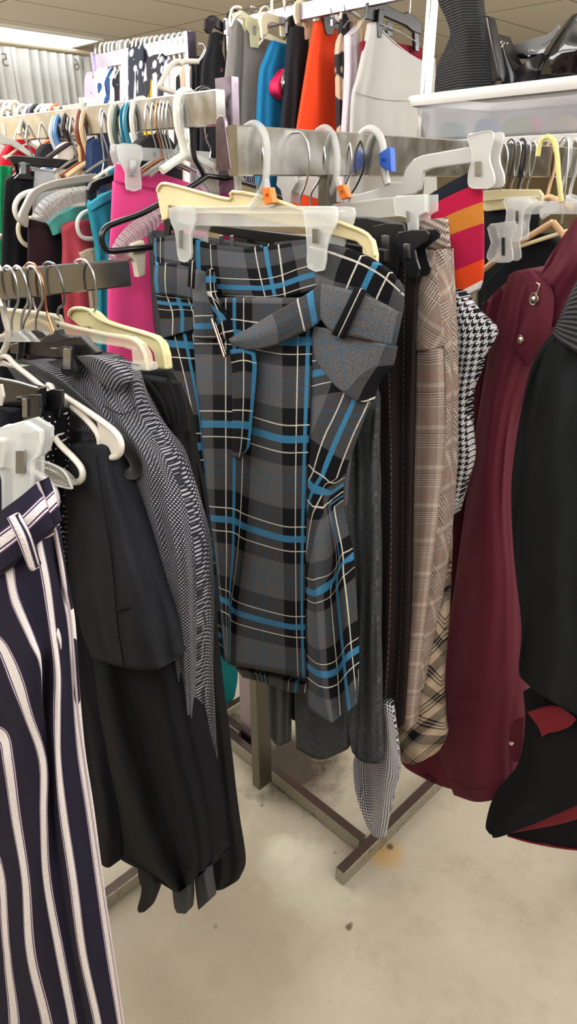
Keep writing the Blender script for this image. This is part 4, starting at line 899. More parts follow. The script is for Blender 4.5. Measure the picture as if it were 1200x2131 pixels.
rows = [
 [(-90, 1250, -.02), (-60, 1235, 0), (-30, 1215, .01), (12, 1190, .014), (40, 1168, .014), (82, 1128, .014), (113, 1095, -.01)],
 [(-90, 1350, -.02), (-60, 1330, 0), (-20, 1310, .012), (30, 1250, .02), (52, 1240, .018), (100, 1215, .012), (126, 1195, -.01)],
 [(-90, 1430, -.02), (-60, 1420, 0), (8, 1352, .02), (68, 1338, .03), (86, 1334, .018), (112, 1310, .008), (146, 1290, -.01)],
 [(-90, 1520, -.02), (-50, 1500, 0), (36, 1420, .026), (82, 1385, .03), (90, 1390, .01), (122, 1400, .01), (154, 1400, -.01)],
 [(-80, 1600, -.02), (4, 1530, .01), (57, 1490, .026), (86, 1470, .022), (92, 1474, .006), (121, 1490, .012), (162, 1490, -.01)],
 [(-90, 1640, -.02), (16, 1590, .015), (88, 1585, .02), (104, 1585, .004), (108, 1585, .006), (122, 1580, .014), (172, 1580, -.01)],
 [(-90, 1790, -.02), (30, 1700, .012), (89, 1700, .02), (108, 1700, .006), (112, 1700, .006), (133, 1690, .014), (190, 1690, -.01)],
 [(-90, 1830, -.02), (50, 1830, .016), (94, 1830, .016), (124, 1830, .006), (128, 1830, .006), (154, 1830, .014), (209, 1830, -.01)],
 [(-90, 1985, -.02), (60, 1985, .018), (122, 1985, .014), (148, 1985, .006), (152, 1985, .006), (174, 1985, .014), (232, 1985, -.01)],
 [(-90, 2131, -.02), (94, 2131, .018), (149, 2131, .014), (176, 2131, .006), (180, 2131, .006), (206, 2131, .014), (254, 2131, -.01)],
 [(-90, 2260, -.02), (110, 2260, .018), (168, 2260, .014), (196, 2260, .006), (200, 2260, .006), (226, 2260, .014), (275, 2260, -.01)]]
Us = [[.2, 1, 2, 2.9, 3.3, 4, 5.05], [.2, 1, 2, 3, 3.4, 4, 5.06], [.2, 1, 2, 3, 3.5, 4, 5.06], [.1, 1, 2, 2.85, 3.5, 4, 5.06], [.1, 1, 2, 2.55, 3.5, 4, 5.06]] + [[k, 1, 2, 2.45, 3.55, 4, 5.05] for k in (-.5, -1.0, -1.6, -1.9, -1.5, -1.5)]
sheet('leg', SP, rows, NAVYST, t, th=.025, nu=84, nv=80, U=Us, V=[0, .1, .2, .3, .38, .47, .6, .72, .86, 1.0, 1.1])
sheet('waistband', SP, [[(-90, 1130, -.01), (0, 1064, .02), (40, 1035, .024), (80, 1003, .012), (86, 1010, -.01)], [(-90, 1190, -.01), (0, 1125, .024), (45, 1090, .03), (92, 1045, .016), (100, 1048, -.01)], [(-90, 1254, -.01), (0, 1190, .02), (50, 1150, .026), (106, 1098, .014), (115, 1088, -.01)]], NAVYB, t, th=.012, V=[.05, .56, .98], U=[0, 1, 1.5, 2, 2.2], nu=40)
hook('seam_edge', SP, [(78, 1004, .016), (100, 1058, .012), (113, 1095, .004), (128, 1196, -.006), (147, 1290, -.006), (163, 1490, -.006), (191, 1690, -.006), (211, 1830, -.006), (255, 2131, -.006)], .0012, cloth('a89aa0'), t)
sheet('belt_loop', SP, [[(14, 1078, .042), (26, 1072, .046), (40, 1075, .042)], [(34, 1120, .05), (48, 1116, .054), (60, 1112, .048)], [(60, 1185, .042), (70, 1188, .046), (82, 1172, .04)]], NAVYST, t, th=.005, U=[.85, 1.0, 1.4], nu=14, nv=16)
h = thing('clip_hanger', SP(0, 930), 'frosted clip hanger gripping the navy striped trousers', 'hanger')
plate('bar', SP, [(-220, 905), (20, 900), (22, 975), (-220, 985)], .014, FROST, h, 0, 0, .003)
clip(h, SP, [(-2, 893), (52, 878), (84, 898), (85, 920), (78, 948), (66, 960), (64, 1030), (40, 1044), (6, 1060), (6, 1000), (-4, 960)], FROST, .010, .004, .010, (32, 938, 50, 986), n=0)
plate('size_clip', SP, [(-30, 912), (10, 916), (12, 940), (8, 975), (-30, 985)], .008, MILK, h, .012, 0, .002)
hook('hook', SP, [(-140, 905), (-140, 700), (-132, 660), (-118, 655), (-108, 680)], .004, FROST, h)

# ivory tubular hanger with notches, hook over the rail
W1 = LP(18)
h = thing('notched_hanger', W1(120, 850), 'ivory plastic hanger with strap notch in front of black velvet hanger', 'hanger')
hook('hook', W1, [(-30, 600), (-22, 560), (-8, 552), (2, 575), (4, 615), (10, 660), (17, 690), (15, 715), (4, 738), (-4, 748)], .0048, IVORY, h)
hook('upper_arm', W1, [(-10, 742), (14, 742), (30, 758), (60, 782), (90, 806), (110, 822), (108, 806), (100, 801)], .0042, IVORY, h)
hook('notch', W1, [(92, 806), (98, 826), (108, 838), (124, 848), (138, 844), (142, 832), (134, 824)], .0042, IVORY, h)
hook('lower_arm', W1, [(134, 825), (170, 848), (205, 872), (238, 898), (251, 918), (251, 938), (242, 950), (222, 952), (196, 950), (206, 938), (207, 915), (198, 894), (175, 868), (150, 846)], .0042, IVORY, h)
plate('web', W1, [(200, 875), (238, 902), (248, 930), (238, 948), (205, 946), (209, 915)], .003, IVORY, h)
plate('web', W1, [(-30, 750), (5, 750), (30, 765), (46, 762), (0, 762), (-30, 765)], .003, IVORY, h)
W2 = LP(-20)
h = thing('tube_hanger', W2(150, 960), 'ivory tube hanger end curling out below the polka dot cloth', 'hanger')
hook('arm', W2, [(60, 860), (100, 890), (122, 922), (150, 950), (168, 972), (172, 990), (164, 1002), (140, 1004), (90, 1002)], .0045, IVORY, h)
hook('hook', W2, [(60, 860), (20, 820), (-20, 790), (-28, 700), (-22, 640), (-10, 618), (2, 640)], .0045, IVORY, h)
W3 = LP(-60)
h = thing('tube_hanger', W3(100, 1020), 'white tube hanger end poking out above the striped waistband', 'hanger')
hook('arm', W3, [(20, 940), (60, 972), (88, 990), (110, 1016), (117, 1040), (112, 1058), (98, 1066), (60, 1060)], .0055, WHITEH, h)
hook('hook', W3, [(20, 940), (-30, 900), (-70, 860), (-80, 700), (-70, 650), (-55, 645), (-45, 670)], .005, WHITEH, h)
W4 = LP(-40)
h = thing('clear_hanger', W4(110, 990), 'clear hanger tip lying across the polka dot cloth', 'hanger')
sheet('tip', W4, [[(70, 958, .01), (72, 972, .016), (74, 992, .01)], [(100, 964, .01), (102, 982, .018), (104, 1004, .01)], [(130, 980, .01), (130, 996, .018), (128, 1012, .01)], [(146, 1008, .01), (147, 1011, .012), (146, 1014, .01)]], plastic('8f8f86', .5, .15), h, th=.012, nu=12, nv=16)
hook('edge', W4, [(70, 956, .012), (100, 963, .014), (132, 980, .014), (147, 1008, .012), (146, 1016, .012), (104, 1006, .012)], .0018, CLEARISH, h)
hook('hook', W4, [(70, 958), (10, 900), (-40, 860), (-50, 700), (-42, 650), (-28, 645), (-20, 670)], .002, WIRE, h)

# polka dot cloth on a black clip hanger
PK = LP(-30)
g = N('polka_dot'); uvv, u_, v_ = g.uv()
A_ = g.math('MULTIPLY', u_, 100); B_ = g.math('MULTIPLY', v_, 100)
row = g.math('FLOOR', B_); fx = g.math('SUBTRACT', g.math('FRACT', g.math('ADD', A_, g.math('MULTIPLY', g.math('MODULO', row, 2), .5))), .5); fy = g.math('SUBTRACT', g.math('FRACT', B_), .5)
dd = g.math('LESS_THAN', g.math('ADD', g.math('MULTIPLY', fx, fx), g.math('MULTIPLY', fy, fy)), .022)
finish_cloth(g, g.mix(dd, lin('121217'), lin('d5d3d0')), u_, v_, 800); DOTS = g.m
t = thing('polka_dot_skirt', PK(80, 1000), 'black skirt with tiny white dots behind the frosted clip', 'skirt')
sheet('panel', PK, [[(10, 845, -.01), (50, 850), (84, 862, .01), (120, 858, -.01)], [(16, 900, -.01), (55, 900, .01), (88, 905, .014), (120, 900, -.01)], [(20, 980, -.01), (56, 980, .01), (88, 985, .014), (116, 980, -.01)], [(30, 1120, -.01), (60, 1120, .01), (90, 1120, .014), (112, 1120, -.01)], [(40, 1500, -.01), (70, 1500, .01), (90, 1500, .014), (110, 1500, -.01)]], DOTS, t, planar=True, th=.04, nv=40)
h = thing('clip_hanger', PK(40, 820), 'black clip hanger with chrome lever on the polka dot skirt', 'hanger')
plate('bar', PK, [(-60, 780), (0, 790), (40, 798), (80, 808), (80, 850), (40, 846), (0, 842), (-60, 830)], .012, BLACKCL, h, .012, 0, .002)
hook('rim', PK, [(-60, 780, .014), (20, 792, .014), (80, 808, .014)], .002, metal('8f9498', .25), h)
clip(h, PK, [(44, 826), (62, 820), (80, 822), (82, 850), (76, 880), (66, 888), (48, 874), (44, 850)], BLACKCL, .024, .005, .03, (46, 830, 56, 868), n=0)
hook('hook', PK, [(-60, 780), (-64, 700), (-60, 640), (-48, 622), (-36, 640), (-34, 670)], .0018, WIRE, h)
PK2 = LP(-70)
t = thing('dark_garment', PK2(0, 900), 'dark garment with white tag end at the left frame edge by the clip', 'garment')
sheet('panel', PK2, [[(-60, 850), (0, 858, .01), (28, 880)], [(-60, 900), (0, 900, .01), (30, 910)], [(-60, 1400), (0, 1400, .01), (40, 1400)]], cloth('1a1b26'), t, th=.04, nv=16)
plate('tag', PK2, [(-20, 798), (2, 800), (7, 825), (2, 845), (-20, 842)], .003, WHITEP, t, .02)

# grey birdseye tweed trousers / jacket
TW = LP(75)
g = N('birdseye_tweed'); uvv, u_, v_ = g.uv()
A_ = g.math('MULTIPLY', g.math('ADD', u_, v_), 350); B_ = g.math('MULTIPLY', g.math('SUBTRACT', u_, v_), 350)
k1 = g.math('MULTIPLY', g.math('ADD', g.math('SINE', g.math('MULTIPLY', A_, 3.14159)), 1), g.math('ADD', g.math('SINE', g.math('MULTIPLY', B_, 3.14159)), 1))
dd = g.map(k1, .9, 2.4, 0, 1); nn = g.noise(uvv, 40, 3)
finish_cloth(g, g.mix(dd, lin('26262d'), g.mix(nn, lin('8a8a94'), lin('b4b4bc'))), u_, v_, 500); TWEED = g.m
t = thing('tweed_trousers', TW(390, 1630), 'grey birdseye tweed trousers clipped on a black hanger behind black velvet hanger', 'trousers')
sheet('leg', TW, [[(100, 752, .0), (160, 745, .006), (200, 760, 0), (276, 792, -.01)], [(150, 830, 0), (200, 832, .012), (245, 840, .006), (288, 850, -.01)], [(190, 900, 0), (240, 900, .014), (280, 900, .01), (318, 905, -.01)], [(240, 960, 0), (280, 960, .014), (320, 960, .012), (348, 960, -.01)], [(270, 1050, 0), (310, 1050, .014), (350, 1050, .012), (386, 1050, -.01)], [(300, 1150, 0), (340, 1150, .014), (375, 1150, .012), (405, 1150, -.01)], [(318, 1260, 0), (350, 1260, .014), (385, 1260, .012), (409, 1260, -.01)], [(345, 1400, 0), (370, 1400, .012), (390, 1400, .008), (408, 1400, -.01)], [(378, 1530, 0), (390, 1530, .008), (398, 1530, .006), (405, 1530, -.006)], [(398, 1640, 0), (400, 1645, .004), (403, 1645, .002), (405, 1640, 0)]], TWEED, t, planar=True, th=.05, nu=44, nv=70, wob=.003)
sheet('waistband', TW, [[(155, 742, .016), (190, 742, .02), (235, 762, .014), (272, 790, .0)], [(175, 760, .014), (200, 772, .018), (238, 790, .016), (262, 800, .004)], [(205, 790, .01), (215, 800, .016), (240, 812, .012), (250, 812, .004)]], TWEED, t, planar=True, th=.016, nv=14)
hook('dart', TW, [(215, 845, .016), (260, 862, .016), (300, 830, -.002)], .0008, cloth('1f1f24'), t)
h = thing('clip_hanger', TW(130, 710), 'black clip hanger with chrome lever holding grey tweed trousers', 'hanger')
plate('bar', TW, [(20, 716), (60, 708), (120, 700), (165, 700), (200, 735), (190, 750), (150, 742), (110, 745), (60, 740), (20, 735)], .012, BLACKP, h, .012, 0, .002)
plate('neck', TW, [(85, 708), (96, 698), (110, 694), (113, 686), (122, 686), (126, 696), (148, 702), (150, 706), (90, 716)], .008, BLACKP, h, .016, 0, .002)
clip(h, TW, [(116, 724), (146, 722), (148, 745), (160, 765), (158, 778), (145, 784), (130, 780), (126, 766), (132, 745)], BLACKCL, .024, .006, .032, (131, 726, 146, 768))
hook('hook', TW, [(52, 620), (50, 570), (56, 550), (66, 548), (76, 556), (88, 585), (94, 620), (98, 650), (112, 690)], .0018, COPPER, h)
# tweed jacket waist seen through the ivory hanger
TW2 = LP(64)
t = thing('tweed_jacket', TW2(150, 930), 'dark grey tweed waist with seam seen under the ivory notched hanger', 'jacket')
sheet('body', TW2, [[(10, 758), (60, 755, .01), (100, 775, .01), (140, 800)], [(60, 830), (110, 830, .014), (160, 850, .014), (205, 880)], [(90, 890), (130, 880, .014), (180, 885, .014), (225, 910)], [(105, 935), (140, 925, .014), (190, 930, .014), (240, 950)], [(110, 1100), (150, 1100), (190, 1100), (240, 1100)]], TWEED, t, planar=True, th=.04, nv=30)
hook('seam', TW2, [(92, 898, .012), (130, 892, .026), (180, 898, .026), (222, 912, .012)], .0018, cloth('2c2c33'), t)
V1 = LP(50)
h = thing('velvet_hanger', V1(200, 900), 'black flocked hanger swooping across the grey tweed trousers', 'hanger')
hook('arm', V1, [(40, 755), (84, 776), (130, 806), (180, 850), (225, 893), (262, 930), (282, 960), (284, 978), (274, 986), (250, 980), (215, 966), (150, 950)], .0085, VELV, h)
hook('neck', V1, [(40, 755), (44, 720), (45, 700)], .005, VELV, h)
hook('hook', V1, [(18, 640), (20, 590), (28, 562), (40, 556), (50, 572), (60, 610), (64, 640), (50, 670), (44, 705)], .0018, WIRE, h)

# black wool blazer and the trousers below
BZ = LP(22)
WOOL = cloth('222328', weave=900, var=1.1, bump=.5); WOOLD = cloth('1a1b1d', weave=700, var=.7, bump=.4); BLK = cloth('131317', weave=500, var=.3); BLK2 = cloth('1c1c1d', weave=500, var=.3)
t = thing('black_blazer', BZ(250, 1390), 'charcoal wool blazer with welt pocket hanging under the ivory notched hanger', 'blazer')
sheet('front', BZ, [[(118, 930), (160, 925, .012), (210, 930, .01), (238, 948)], [(112, 1000), (170, 1000, .02), (220, 1000, .016), (252, 1010)], [(118, 1100), (185, 1100, .024), (245, 1100, .018), (290, 1110)], [(140, 1200), (210, 1200, .026), (275, 1200, .02), (322, 1200)], [(165, 1300), (235, 1300, .026), (300, 1300, .02), (350, 1290)], [(190, 1370), (255, 1388, .022), (325, 1394, .018), (363, 1366)]], WOOL, t, th=.06, nu=36, nv=44, folds=((.006, 1.5, .2, .2),))
hook('pocket_welt', BZ, [(236, 1268, .03), (255, 1268, .03), (276, 1263, .028)], .002, BLK, t)
hook('dart', BZ, [(200, 945, .02), (215, 1050, .026), (232, 1160, .028), (245, 1300, .03), (258, 1385, .026)], .0012, BLK, t)
BZ2 = BZ.back(.03)
t = thing('charcoal_trousers', BZ2(300, 1855), 'charcoal wool trousers, long leg narrowing below the wool blazer', 'trousers')
sheet('leg', BZ2, [[(95, 960), (140, 960, .01), (190, 960)], [(105, 1100), (160, 1100, .02), (215, 1100)], [(130, 1250), (185, 1250, .024), (250, 1250)], [(148, 1400), (205, 1400, .026), (272, 1400)], [(166, 1540), (235, 1540, .028), (312, 1540)], [(195, 1660), (270, 1660, .028), (350, 1660)], [(232, 1770), (310, 1770, .026), (382, 1770)], [(300, 1815), (345, 1825, .02), (388, 1820)], [(345, 1845), (370, 1858, .012), (387, 1845)]], WOOLD, t, th=.06, nu=36, nv=50, folds=((.008, 1.8, .1, .2),))
BZ3 = LP(58)
t = thing('black_trousers', BZ3(400, 1812), 'deep black trousers with rounded hem between charcoal trousers and tweed', 'trousers')
sheet('leg', BZ3, [[(200, 960), (230, 970, .01), (270, 990)], [(225, 1100), (260, 1100, .012), (300, 1100)], [(240, 1300), (300, 1300, .016), (345, 1300)], [(262, 1390), (320, 1390, .02), (372, 1390)], [(290, 1520), (345, 1520, .02), (398, 1520)], [(325, 1650), (380, 1650, .02), (428, 1650)], [(365, 1760), (405, 1760, .02), (442, 1760)], [(385, 1805), (412, 1814, .016), (441, 1800)]], BLK, t, th=.06, nv=50, folds=((.004, 1.5, .3),))
NVY = LP(44)
t = thing('navy_trousers', NVY(225, 1800), 'navy black trouser hem beside the striped trousers, rounded at the bottom', 'trousers')
sheet('leg', NVY, [[(120, 1150), (150, 1150, .01), (180, 1160)], [(150, 1400), (185, 1400, .01), (215, 1400)], [(170, 1600), (205, 1600, .012), (232, 1600)], [(190, 1720), (222, 1720, .012), (248, 1720)], [(200, 1790), (225, 1806, .01), (250, 1785)]], cloth('0f0f18'), t, th=.05, nv=40)
GH = LP(95)
t = thing('grey_trousers', GH(400, 1900), 'dark grey trousers whose two narrow hems hang lowest over the floor', 'trousers')
MG = cloth('47474a', var=.4)
sheet('leg', GH, [[(300, 1100), (340, 1100)], [(345, 1700), (385, 1700)], [(354, 1800), (388, 1800)], [(361, 1880), (390, 1868)], [(368, 1900), (385, 1902)]], MG, t, th=.03, nu=12, nv=30)
sheet('leg', GH.back(.02), [[(360, 1100), (400, 1100)], [(390, 1700), (420, 1700)], [(402, 1810), (424, 1808)], [(410, 1880), (433, 1868)], [(413, 1894), (430, 1876)]], MG, t, th=.03, nu=12, nv=30)
GH2 = LP(72)
t = thing('dark_scarf', GH2(305, 1898), 'dark tapering cloth end hanging over the near rack foot bar', 'scarf')
sheet('end', GH2, [[(260, 1500), (300, 1500)], [(285, 1800), (315, 1800)], [(294, 1850), (323, 1845)], [(286, 1890), (310, 1885)], [(290, 1900), (300, 1898)]], cloth('2b2b2c'), t, th=.03, nu=10, nv=30)

# black trousers on the cream hanger, nearest the plaid skirt
CH = LP(178)
h = thing('slack_hanger', CH(250, 700), 'yellowed cream slack hanger at the end of the near rail', 'hanger')
plate('body', CH, [(142, 660), (146, 646), (158, 641), (184, 644), (196, 650), (212, 666), (240, 676), (290, 690), (320, 700), (336, 716), (343, 740), (346, 770), (324, 768), (318, 735), (308, 722), (250, 706), (205, 694), (186, 682), (172, 684), (160, 676)], .012, CY, h, 0, 0, .003)
hook('rim', CH, [(144, 658), (147, 647), (158, 642), (184, 645), (212, 667), (290, 691), (322, 702), (338, 720), (345, 766)], .003, CY, h, n=3, off=.002)
hook('hook', CH, [(146, 608), (148, 570), (156, 546), (168, 540), (182, 546), (194, 570), (200, 605), (202, 635), (196, 648), (184, 652)], .0018, WIRE, h)
t = thing('black_trousers', CH(460, 1850), 'faded black trousers with belt loops on the cream slack hanger', 'trousers')
sheet('leg', CH.back(.012), [[(230, 770), (285, 772, .006), (345, 772, -.006)], [(270, 850), (335, 850, .014), (386, 850, -.01)], [(320, 950), (365, 950, .016), (400, 950, -.01)], [(350, 1050), (388, 1050, .018), (418, 1050, -.01)], [(370, 1200), (402, 1200, .018), (432, 1200, -.01)], [(385, 1400), (418, 1400, .018), (448, 1390, -.01)], [(398, 1560), (436, 1560, .018), (468, 1540, -.01)], [(408, 1700), (450, 1700, .018), (486, 1690, -.01)], [(418, 1800), (462, 1810, .016), (502, 1796, -.01)], [(428, 1846), (456, 1853, .012), (490, 1836, -.01)]], BLK2, t, th=.03, nu=36, nv=60, folds=((.004, 2, .1, .3),))
sheet('waistband', CH, [[(262, 775, .0), (310, 790, .012), (372, 800, .0)], [(285, 830, .004), (335, 850, .018), (388, 850, .0)], [(310, 900, .0), (350, 905, .014), (394, 898, 0)]], BLK2, t, th=.02)
hook('belt_loop', CH, [(292, 782, .012), (312, 800, .024), (338, 838, .026), (352, 880, .02)], .003, BLK, t); hook('belt_loop', CH, [(350, 790, .012), (362, 830, .02), (372, 880, .014)], .003, BLK, t)
# clear hanger in front of it
CL = LP(106)
h = thing('clear_hanger', CL(200, 710), 'clear plastic slack hanger with screw foot across the near rail end', 'hanger')
plate('body', CL, [(10, 642), (60, 646), (115, 656), (120, 672), (150, 680), (220, 695), (270, 702), (290, 716), (302, 740), (306, 768), (275, 772), (272, 730), (255, 724), (200, 716), (130, 704), (60, 690), (10, 684)], .012, CLY, h, 0, 0, .003)
hook('rim', CL, [(10, 643, .004), (115, 657, .004), (122, 672, .004), (220, 695, .004), (272, 703, .004), (292, 718, .004), (304, 745, .004), (306, 768, .004)], .0028, CLY, h, n=3)
hook('foot_pin', CL, [(232, 748), (262, 754), (292, 760)], .0018, WIRE, h)
plate('foot', CL, [(272, 752), (306, 756), (308, 773), (272, 770)], .016, CLEARISH, h, .004, 0, .002)
hook('hook', CL, [(86, 620), (86, 570), (92, 550), (104, 546), (118, 556), (130, 590), (134, 622), (130, 636), (121, 645), (121, 680)], .0018, metal('6d7073', .3), h)
# more hooks over the near rail
for k, (x, m, lab) in enumerate(((14, WIRE, 'wire hook nearest the left frame edge on the near rail'), (34, WIRE, 'second wire hook on the near rail, beside the copper one'), (64, WIRE, 'steel wire hook in front of the copper hook'))):
    Pk = LP(x); t = thing('wire_hanger', Pk(x, 700), lab, 'hanger')
    hook('hook', Pk, [(x - 14, 616), (x - 12, 572), (x - 4, 556), (x + 4, 555), (x + 14, 568), (x + 22, 598), (x + 24, 628), (x + 14, 650), (x + 10, 672), (x + 12, 700)], .0018, m, t)
    plate('neck', Pk, [(x - 8, 690), (x + 6, 686), (x + 22, 690), (x + 44, 712), (x - 20, 712)], .006, CLEARISH if k < 2 else BLACKP, t, .002, 0, .001)
WD = LP(116)
h = thing('wooden_hanger', WD(70, 690), 'tan wooden hanger brace showing behind clear hanger by the near rail', 'hanger')
hook('arm', WD, [(84, 668), (100, 676), (108, 690), (98, 706), (80, 700)], .003, WOODP, h)
hook('arm', WD, [(0, 700), (30, 690), (70, 668), (84, 668)], .003, WOODP, h)
hook('hook', WD, [(40, 620), (42, 580), (50, 556), (60, 556), (66, 590), (70, 630), (84, 668)], .0018, WIRE, h)
# ================================================================ the rack behind: coloured hangers, pink skirt and its neighbours
def KP(col): return Pl(along(K_R0, -QD, col), QD)
PINK = cloth('da4684', rough=.85, weave=600, var=.12); TEAL = cloth('2a8ba0', var=.15); MAROON = cloth('2b1c22'); DUSTY = cloth('a8444f', weave=400, var=.4); NAVY = cloth('1f2a44')
KQ = KP(330)
t = thing('pink_skirt', KQ(300, 1100), 'bright pink skirt on a clear clip hanger', 'skirt')
sheet('waistband', KQ, [[(243, 341, -.004), (270, 348, .004), (330, 360, .004), (430, 392, 0)], [(240, 378, -.004), (268, 384, .004), (330, 396, .004), (430, 424, 0)]], PINK, t, th=.03, nv=8)
sheet('panel', KQ, [[(240, 377, -.006), (268, 383, .002), (330, 395, .002), (430, 423, 0)], [(234, 470, -.006), (280, 470, .004), (340, 480, .004), (430, 500, 0)], [(229, 560, -.006), (285, 560, .008), (345, 565, .006), (430, 570, 0)], [(227, 690, -.006), (285, 690, .012), (345, 690, .008), (430, 690, 0)], [(222, 1000, -.006), (280, 1000, .012), (345, 1000, .008), (440, 1000, 0)]], PINK, t, th=.04, folds=((.005, 2.2, .1, 0, .6),))
hook('seam', KQ, [(240, 378, .001), (268, 384, .009), (330, 396, .008), (420, 422, .004)], .0008, cloth('b03066'), t)
h = thing('clip_hanger', KQ(330, 325), 'frosted clip hanger with gold tag gripping the pink skirt', 'hanger')
plate('bar', KQ, [(250, 305), (290, 306), (390, 312), (440, 316), (440, 344), (390, 340), (290, 334), (250, 332)], .012, FROST, h, 0, 0, .003)
clip(h, KQ, [(246, 302), (270, 300), (294, 305), (296, 330), (290, 345), (294, 392), (264, 394), (262, 360), (250, 335)], FROST, .018, .005, .026, (270, 332, 284, 366))
hook('hook', KQ, [(362, 318), (372, 300), (372, 280), (362, 255), (358, 225), (368, 202), (384, 200), (394, 215)], .0035, CLEARISH, h)
plate('tag', KQ, [(372, 282), (380, 285), (393, 292), (385, 308), (376, 302)], .006, plastic('a08a34', rough=.4), h, .006, 0, .001, label='gold size tag')
KB = KP(398)
h = thing('tube_hanger', KB(300, 480), 'black tube hanger with tall hook crossing the pink skirt', 'hanger')
hook('hook', KB, [(428, 372), (414, 345), (404, 325), (400, 280), (397, 220), (402, 200), (416, 186), (432, 186), (446, 200), (452, 222)], .0052, plastic('15161a', rough=.2), h)
hook('arm', KB, [(430, 366), (400, 386), (340, 420), (290, 446), (240, 464), (220, 474), (212, 490), (214, 510), (226, 522), (260, 520), (330, 512), (420, 500)], .006, plastic('15161a', rough=.2), h)
hook('arm', KB, [(430, 366), (470, 372), (520, 384), (560, 400), (585, 412)], .005, plastic('15161a', rough=.2), h)
KA = KP(380)
h = thing('acrylic_hanger', KA(300, 480), 'fluted clear acrylic hanger in front of the pink skirt', 'hanger')
FLUTE = N('fluted_acrylic'); wv_ = FLUTE.n('ShaderNodeTexWave', {'Vector': FLUTE.obj(), 'Scale': 30.0, 'Distortion': 1.0}, bands_direction='DIAGONAL').outputs[1]
FLUTE.bsdf(Base_Color=lin('e6e6e8'), Roughness=.1, Alpha=.45, Specular_IOR_Level=.8, Normal=FLUTE.bump(wv_, 1, .01)); M_FL = FLUTE.m
sheet('arm', KA, [[(226, 552, 0), (236, 556, .01), (248, 560, 0)], [(236, 510, 0), (252, 520, .014), (270, 530, 0)], [(262, 474, 0), (280, 488, .014), (296, 498, 0)], [(300, 446, 0), (312, 462, .014), (324, 478, 0)], [(330, 434, 0), (336, 448, .012), (342, 462, 0)], [(400, 400, 0), (404, 420, .012), (408, 440, 0)]], M_FL, h, th=.014, nu=12, nv=40)
sheet('fan', KA, [[(416, 330, 0), (432, 328, .01), (452, 330, 0)], [(410, 365, 0), (438, 366, .014), (470, 366, 0)], [(405, 392, 0), (442, 402, .014), (486, 406, 0)]], M_FL, h, th=.016, nu=20, nv=14)
hook('hook', KA, [(436, 330), (438, 310), (428, 285), (424, 240), (428, 212), (438, 204), (450, 210), (456, 230)], .0018, WIRE, h)
g_ = KA
plate('clip', g_, [(276, 508), (300, 500), (304, 516), (303, 572), (288, 578), (282, 545), (276, 535)], .016, plastic('ddd5c4', rough=.4), h, .02, 0, .002, label='cream slide clip')
hook('rod', g_, [(258, 540, .012), (280, 541, .012), (300, 541, .012)], .0025, WIRE, h)

# clothes left of the pink skirt
def garment(name, pl, rows, m, label, cat, th=.035, group=None, folds=((.004, 2, .1),), **k):
    t = thing(name, pl(rows[-1][0][0], rows[-1][0][1]), label, cat, group)
    sheet('body', pl, rows, m, t, th=th, folds=folds, nu=18, nv=24, **k)
    return t
KT = KP(270)
t = garment('teal_sweater', KT, [[(186, 427), (210, 412, .006), (250, 392)], [(194, 470), (220, 470, .008), (250, 470)], [(205, 545), (226, 545, .008), (250, 545)], [(208, 760), (228, 760, .008), (250, 760)]], TEAL, 'teal knit top just beside the pink skirt edge', 'top')
sheet('neck_band', KT, [[(186, 424, .004), (212, 408, .012), (250, 388, .004)], [(190, 440, .004), (214, 425, .012), (250, 406, .004)]], cloth('3a9bb0'), t, th=.012, nv=6)
h = thing('plastic_hanger', KT(215, 385), 'black plastic hanger end above the teal knit top', 'hanger')
plate('arm', KT, [(184, 415), (182, 395), (190, 380), (205, 372), (250, 358), (250, 375), (212, 388), (202, 398), (202, 420)], .012, BLACKCL, h, -.012, 0, .003)
hook('hook', KT, [(250, 362), (262, 345), (258, 300), (252, 240), (262, 218), (276, 214)], .004, cloth('1c6a84'), h)
KU = KP(248)
h = thing('tube_hanger', KU(200, 500), 'pale grey tube hanger loop beside the teal knit top', 'hanger')
hook('arm', KU, [(240, 400), (215, 420), (190, 436), (170, 446), (161, 462), (163, 482), (172, 494), (190, 497), (240, 494)], .0048, plastic('c9c9c4', rough=.4), h)
hook('hook', KU, [(240, 400), (252, 380), (250, 340), (244, 250), (250, 222), (262, 216), (270, 225)], .0045, plastic('e2e0da', rough=.35), h)
KD = KP(232)
garment('dusty_red_shirt', KD, [[(131, 476), (160, 462, .008), (206, 456)], [(134, 520), (165, 520, .01), (206, 520)], [(131, 600), (165, 600, .012), (210, 600)], [(140, 690), (170, 690, .012), (212, 690)], [(140, 900), (175, 900, .012), (215, 900)]], DUSTY, 'dusty red woven shirt between dark brown trousers and teal top', 'shirt')
KD2 = KP(240)
garment('ribbed_knit', KD2, [[(165, 526), (190, 518, .006), (212, 514)], [(176, 560), (195, 560, .008), (214, 560)], [(190, 640), (205, 640, .008), (222, 640)], [(195, 800), (210, 800, .008), (226, 800)]], cloth('b3a68f', weave=300, var=.5, bump=.6), 'beige ribbed knit tucked below the pale grey loop', 'knitwear')
KM = KP(200)
garment('dark_brown_trousers', KM, [[(61, 456), (95, 464, .006), (134, 474)], [(60, 540), (95, 545, .008), (133, 550)], [(58, 650), (95, 650, .008), (134, 650)], [(60, 900), (95, 900, .008), (134, 900)]], MAROON, 'dark brown trousers folded over the wide grey hanger', 'trousers', folds=())
h = thing('wide_hanger', KM(120, 400), 'wide grey contoured hanger bowed over the folded dark brown trousers', 'hanger')
plate('arm', KM, [(250, 353), (190, 362), (130, 372), (90, 384), (66, 400), (52, 425), (42, 448), (45, 462), (58, 474), (61, 456), (60, 445), (72, 420), (84, 404), (105, 394), (150, 384), (250, 370)], .014, GREYP, h, .006, 3, .002)
hook('hook', KM, [(196, 362), (204, 320), (200, 280), (196, 240), (204, 222), (218, 222), (224, 240)], .004, WHITEP, h)
KW = KP(186)
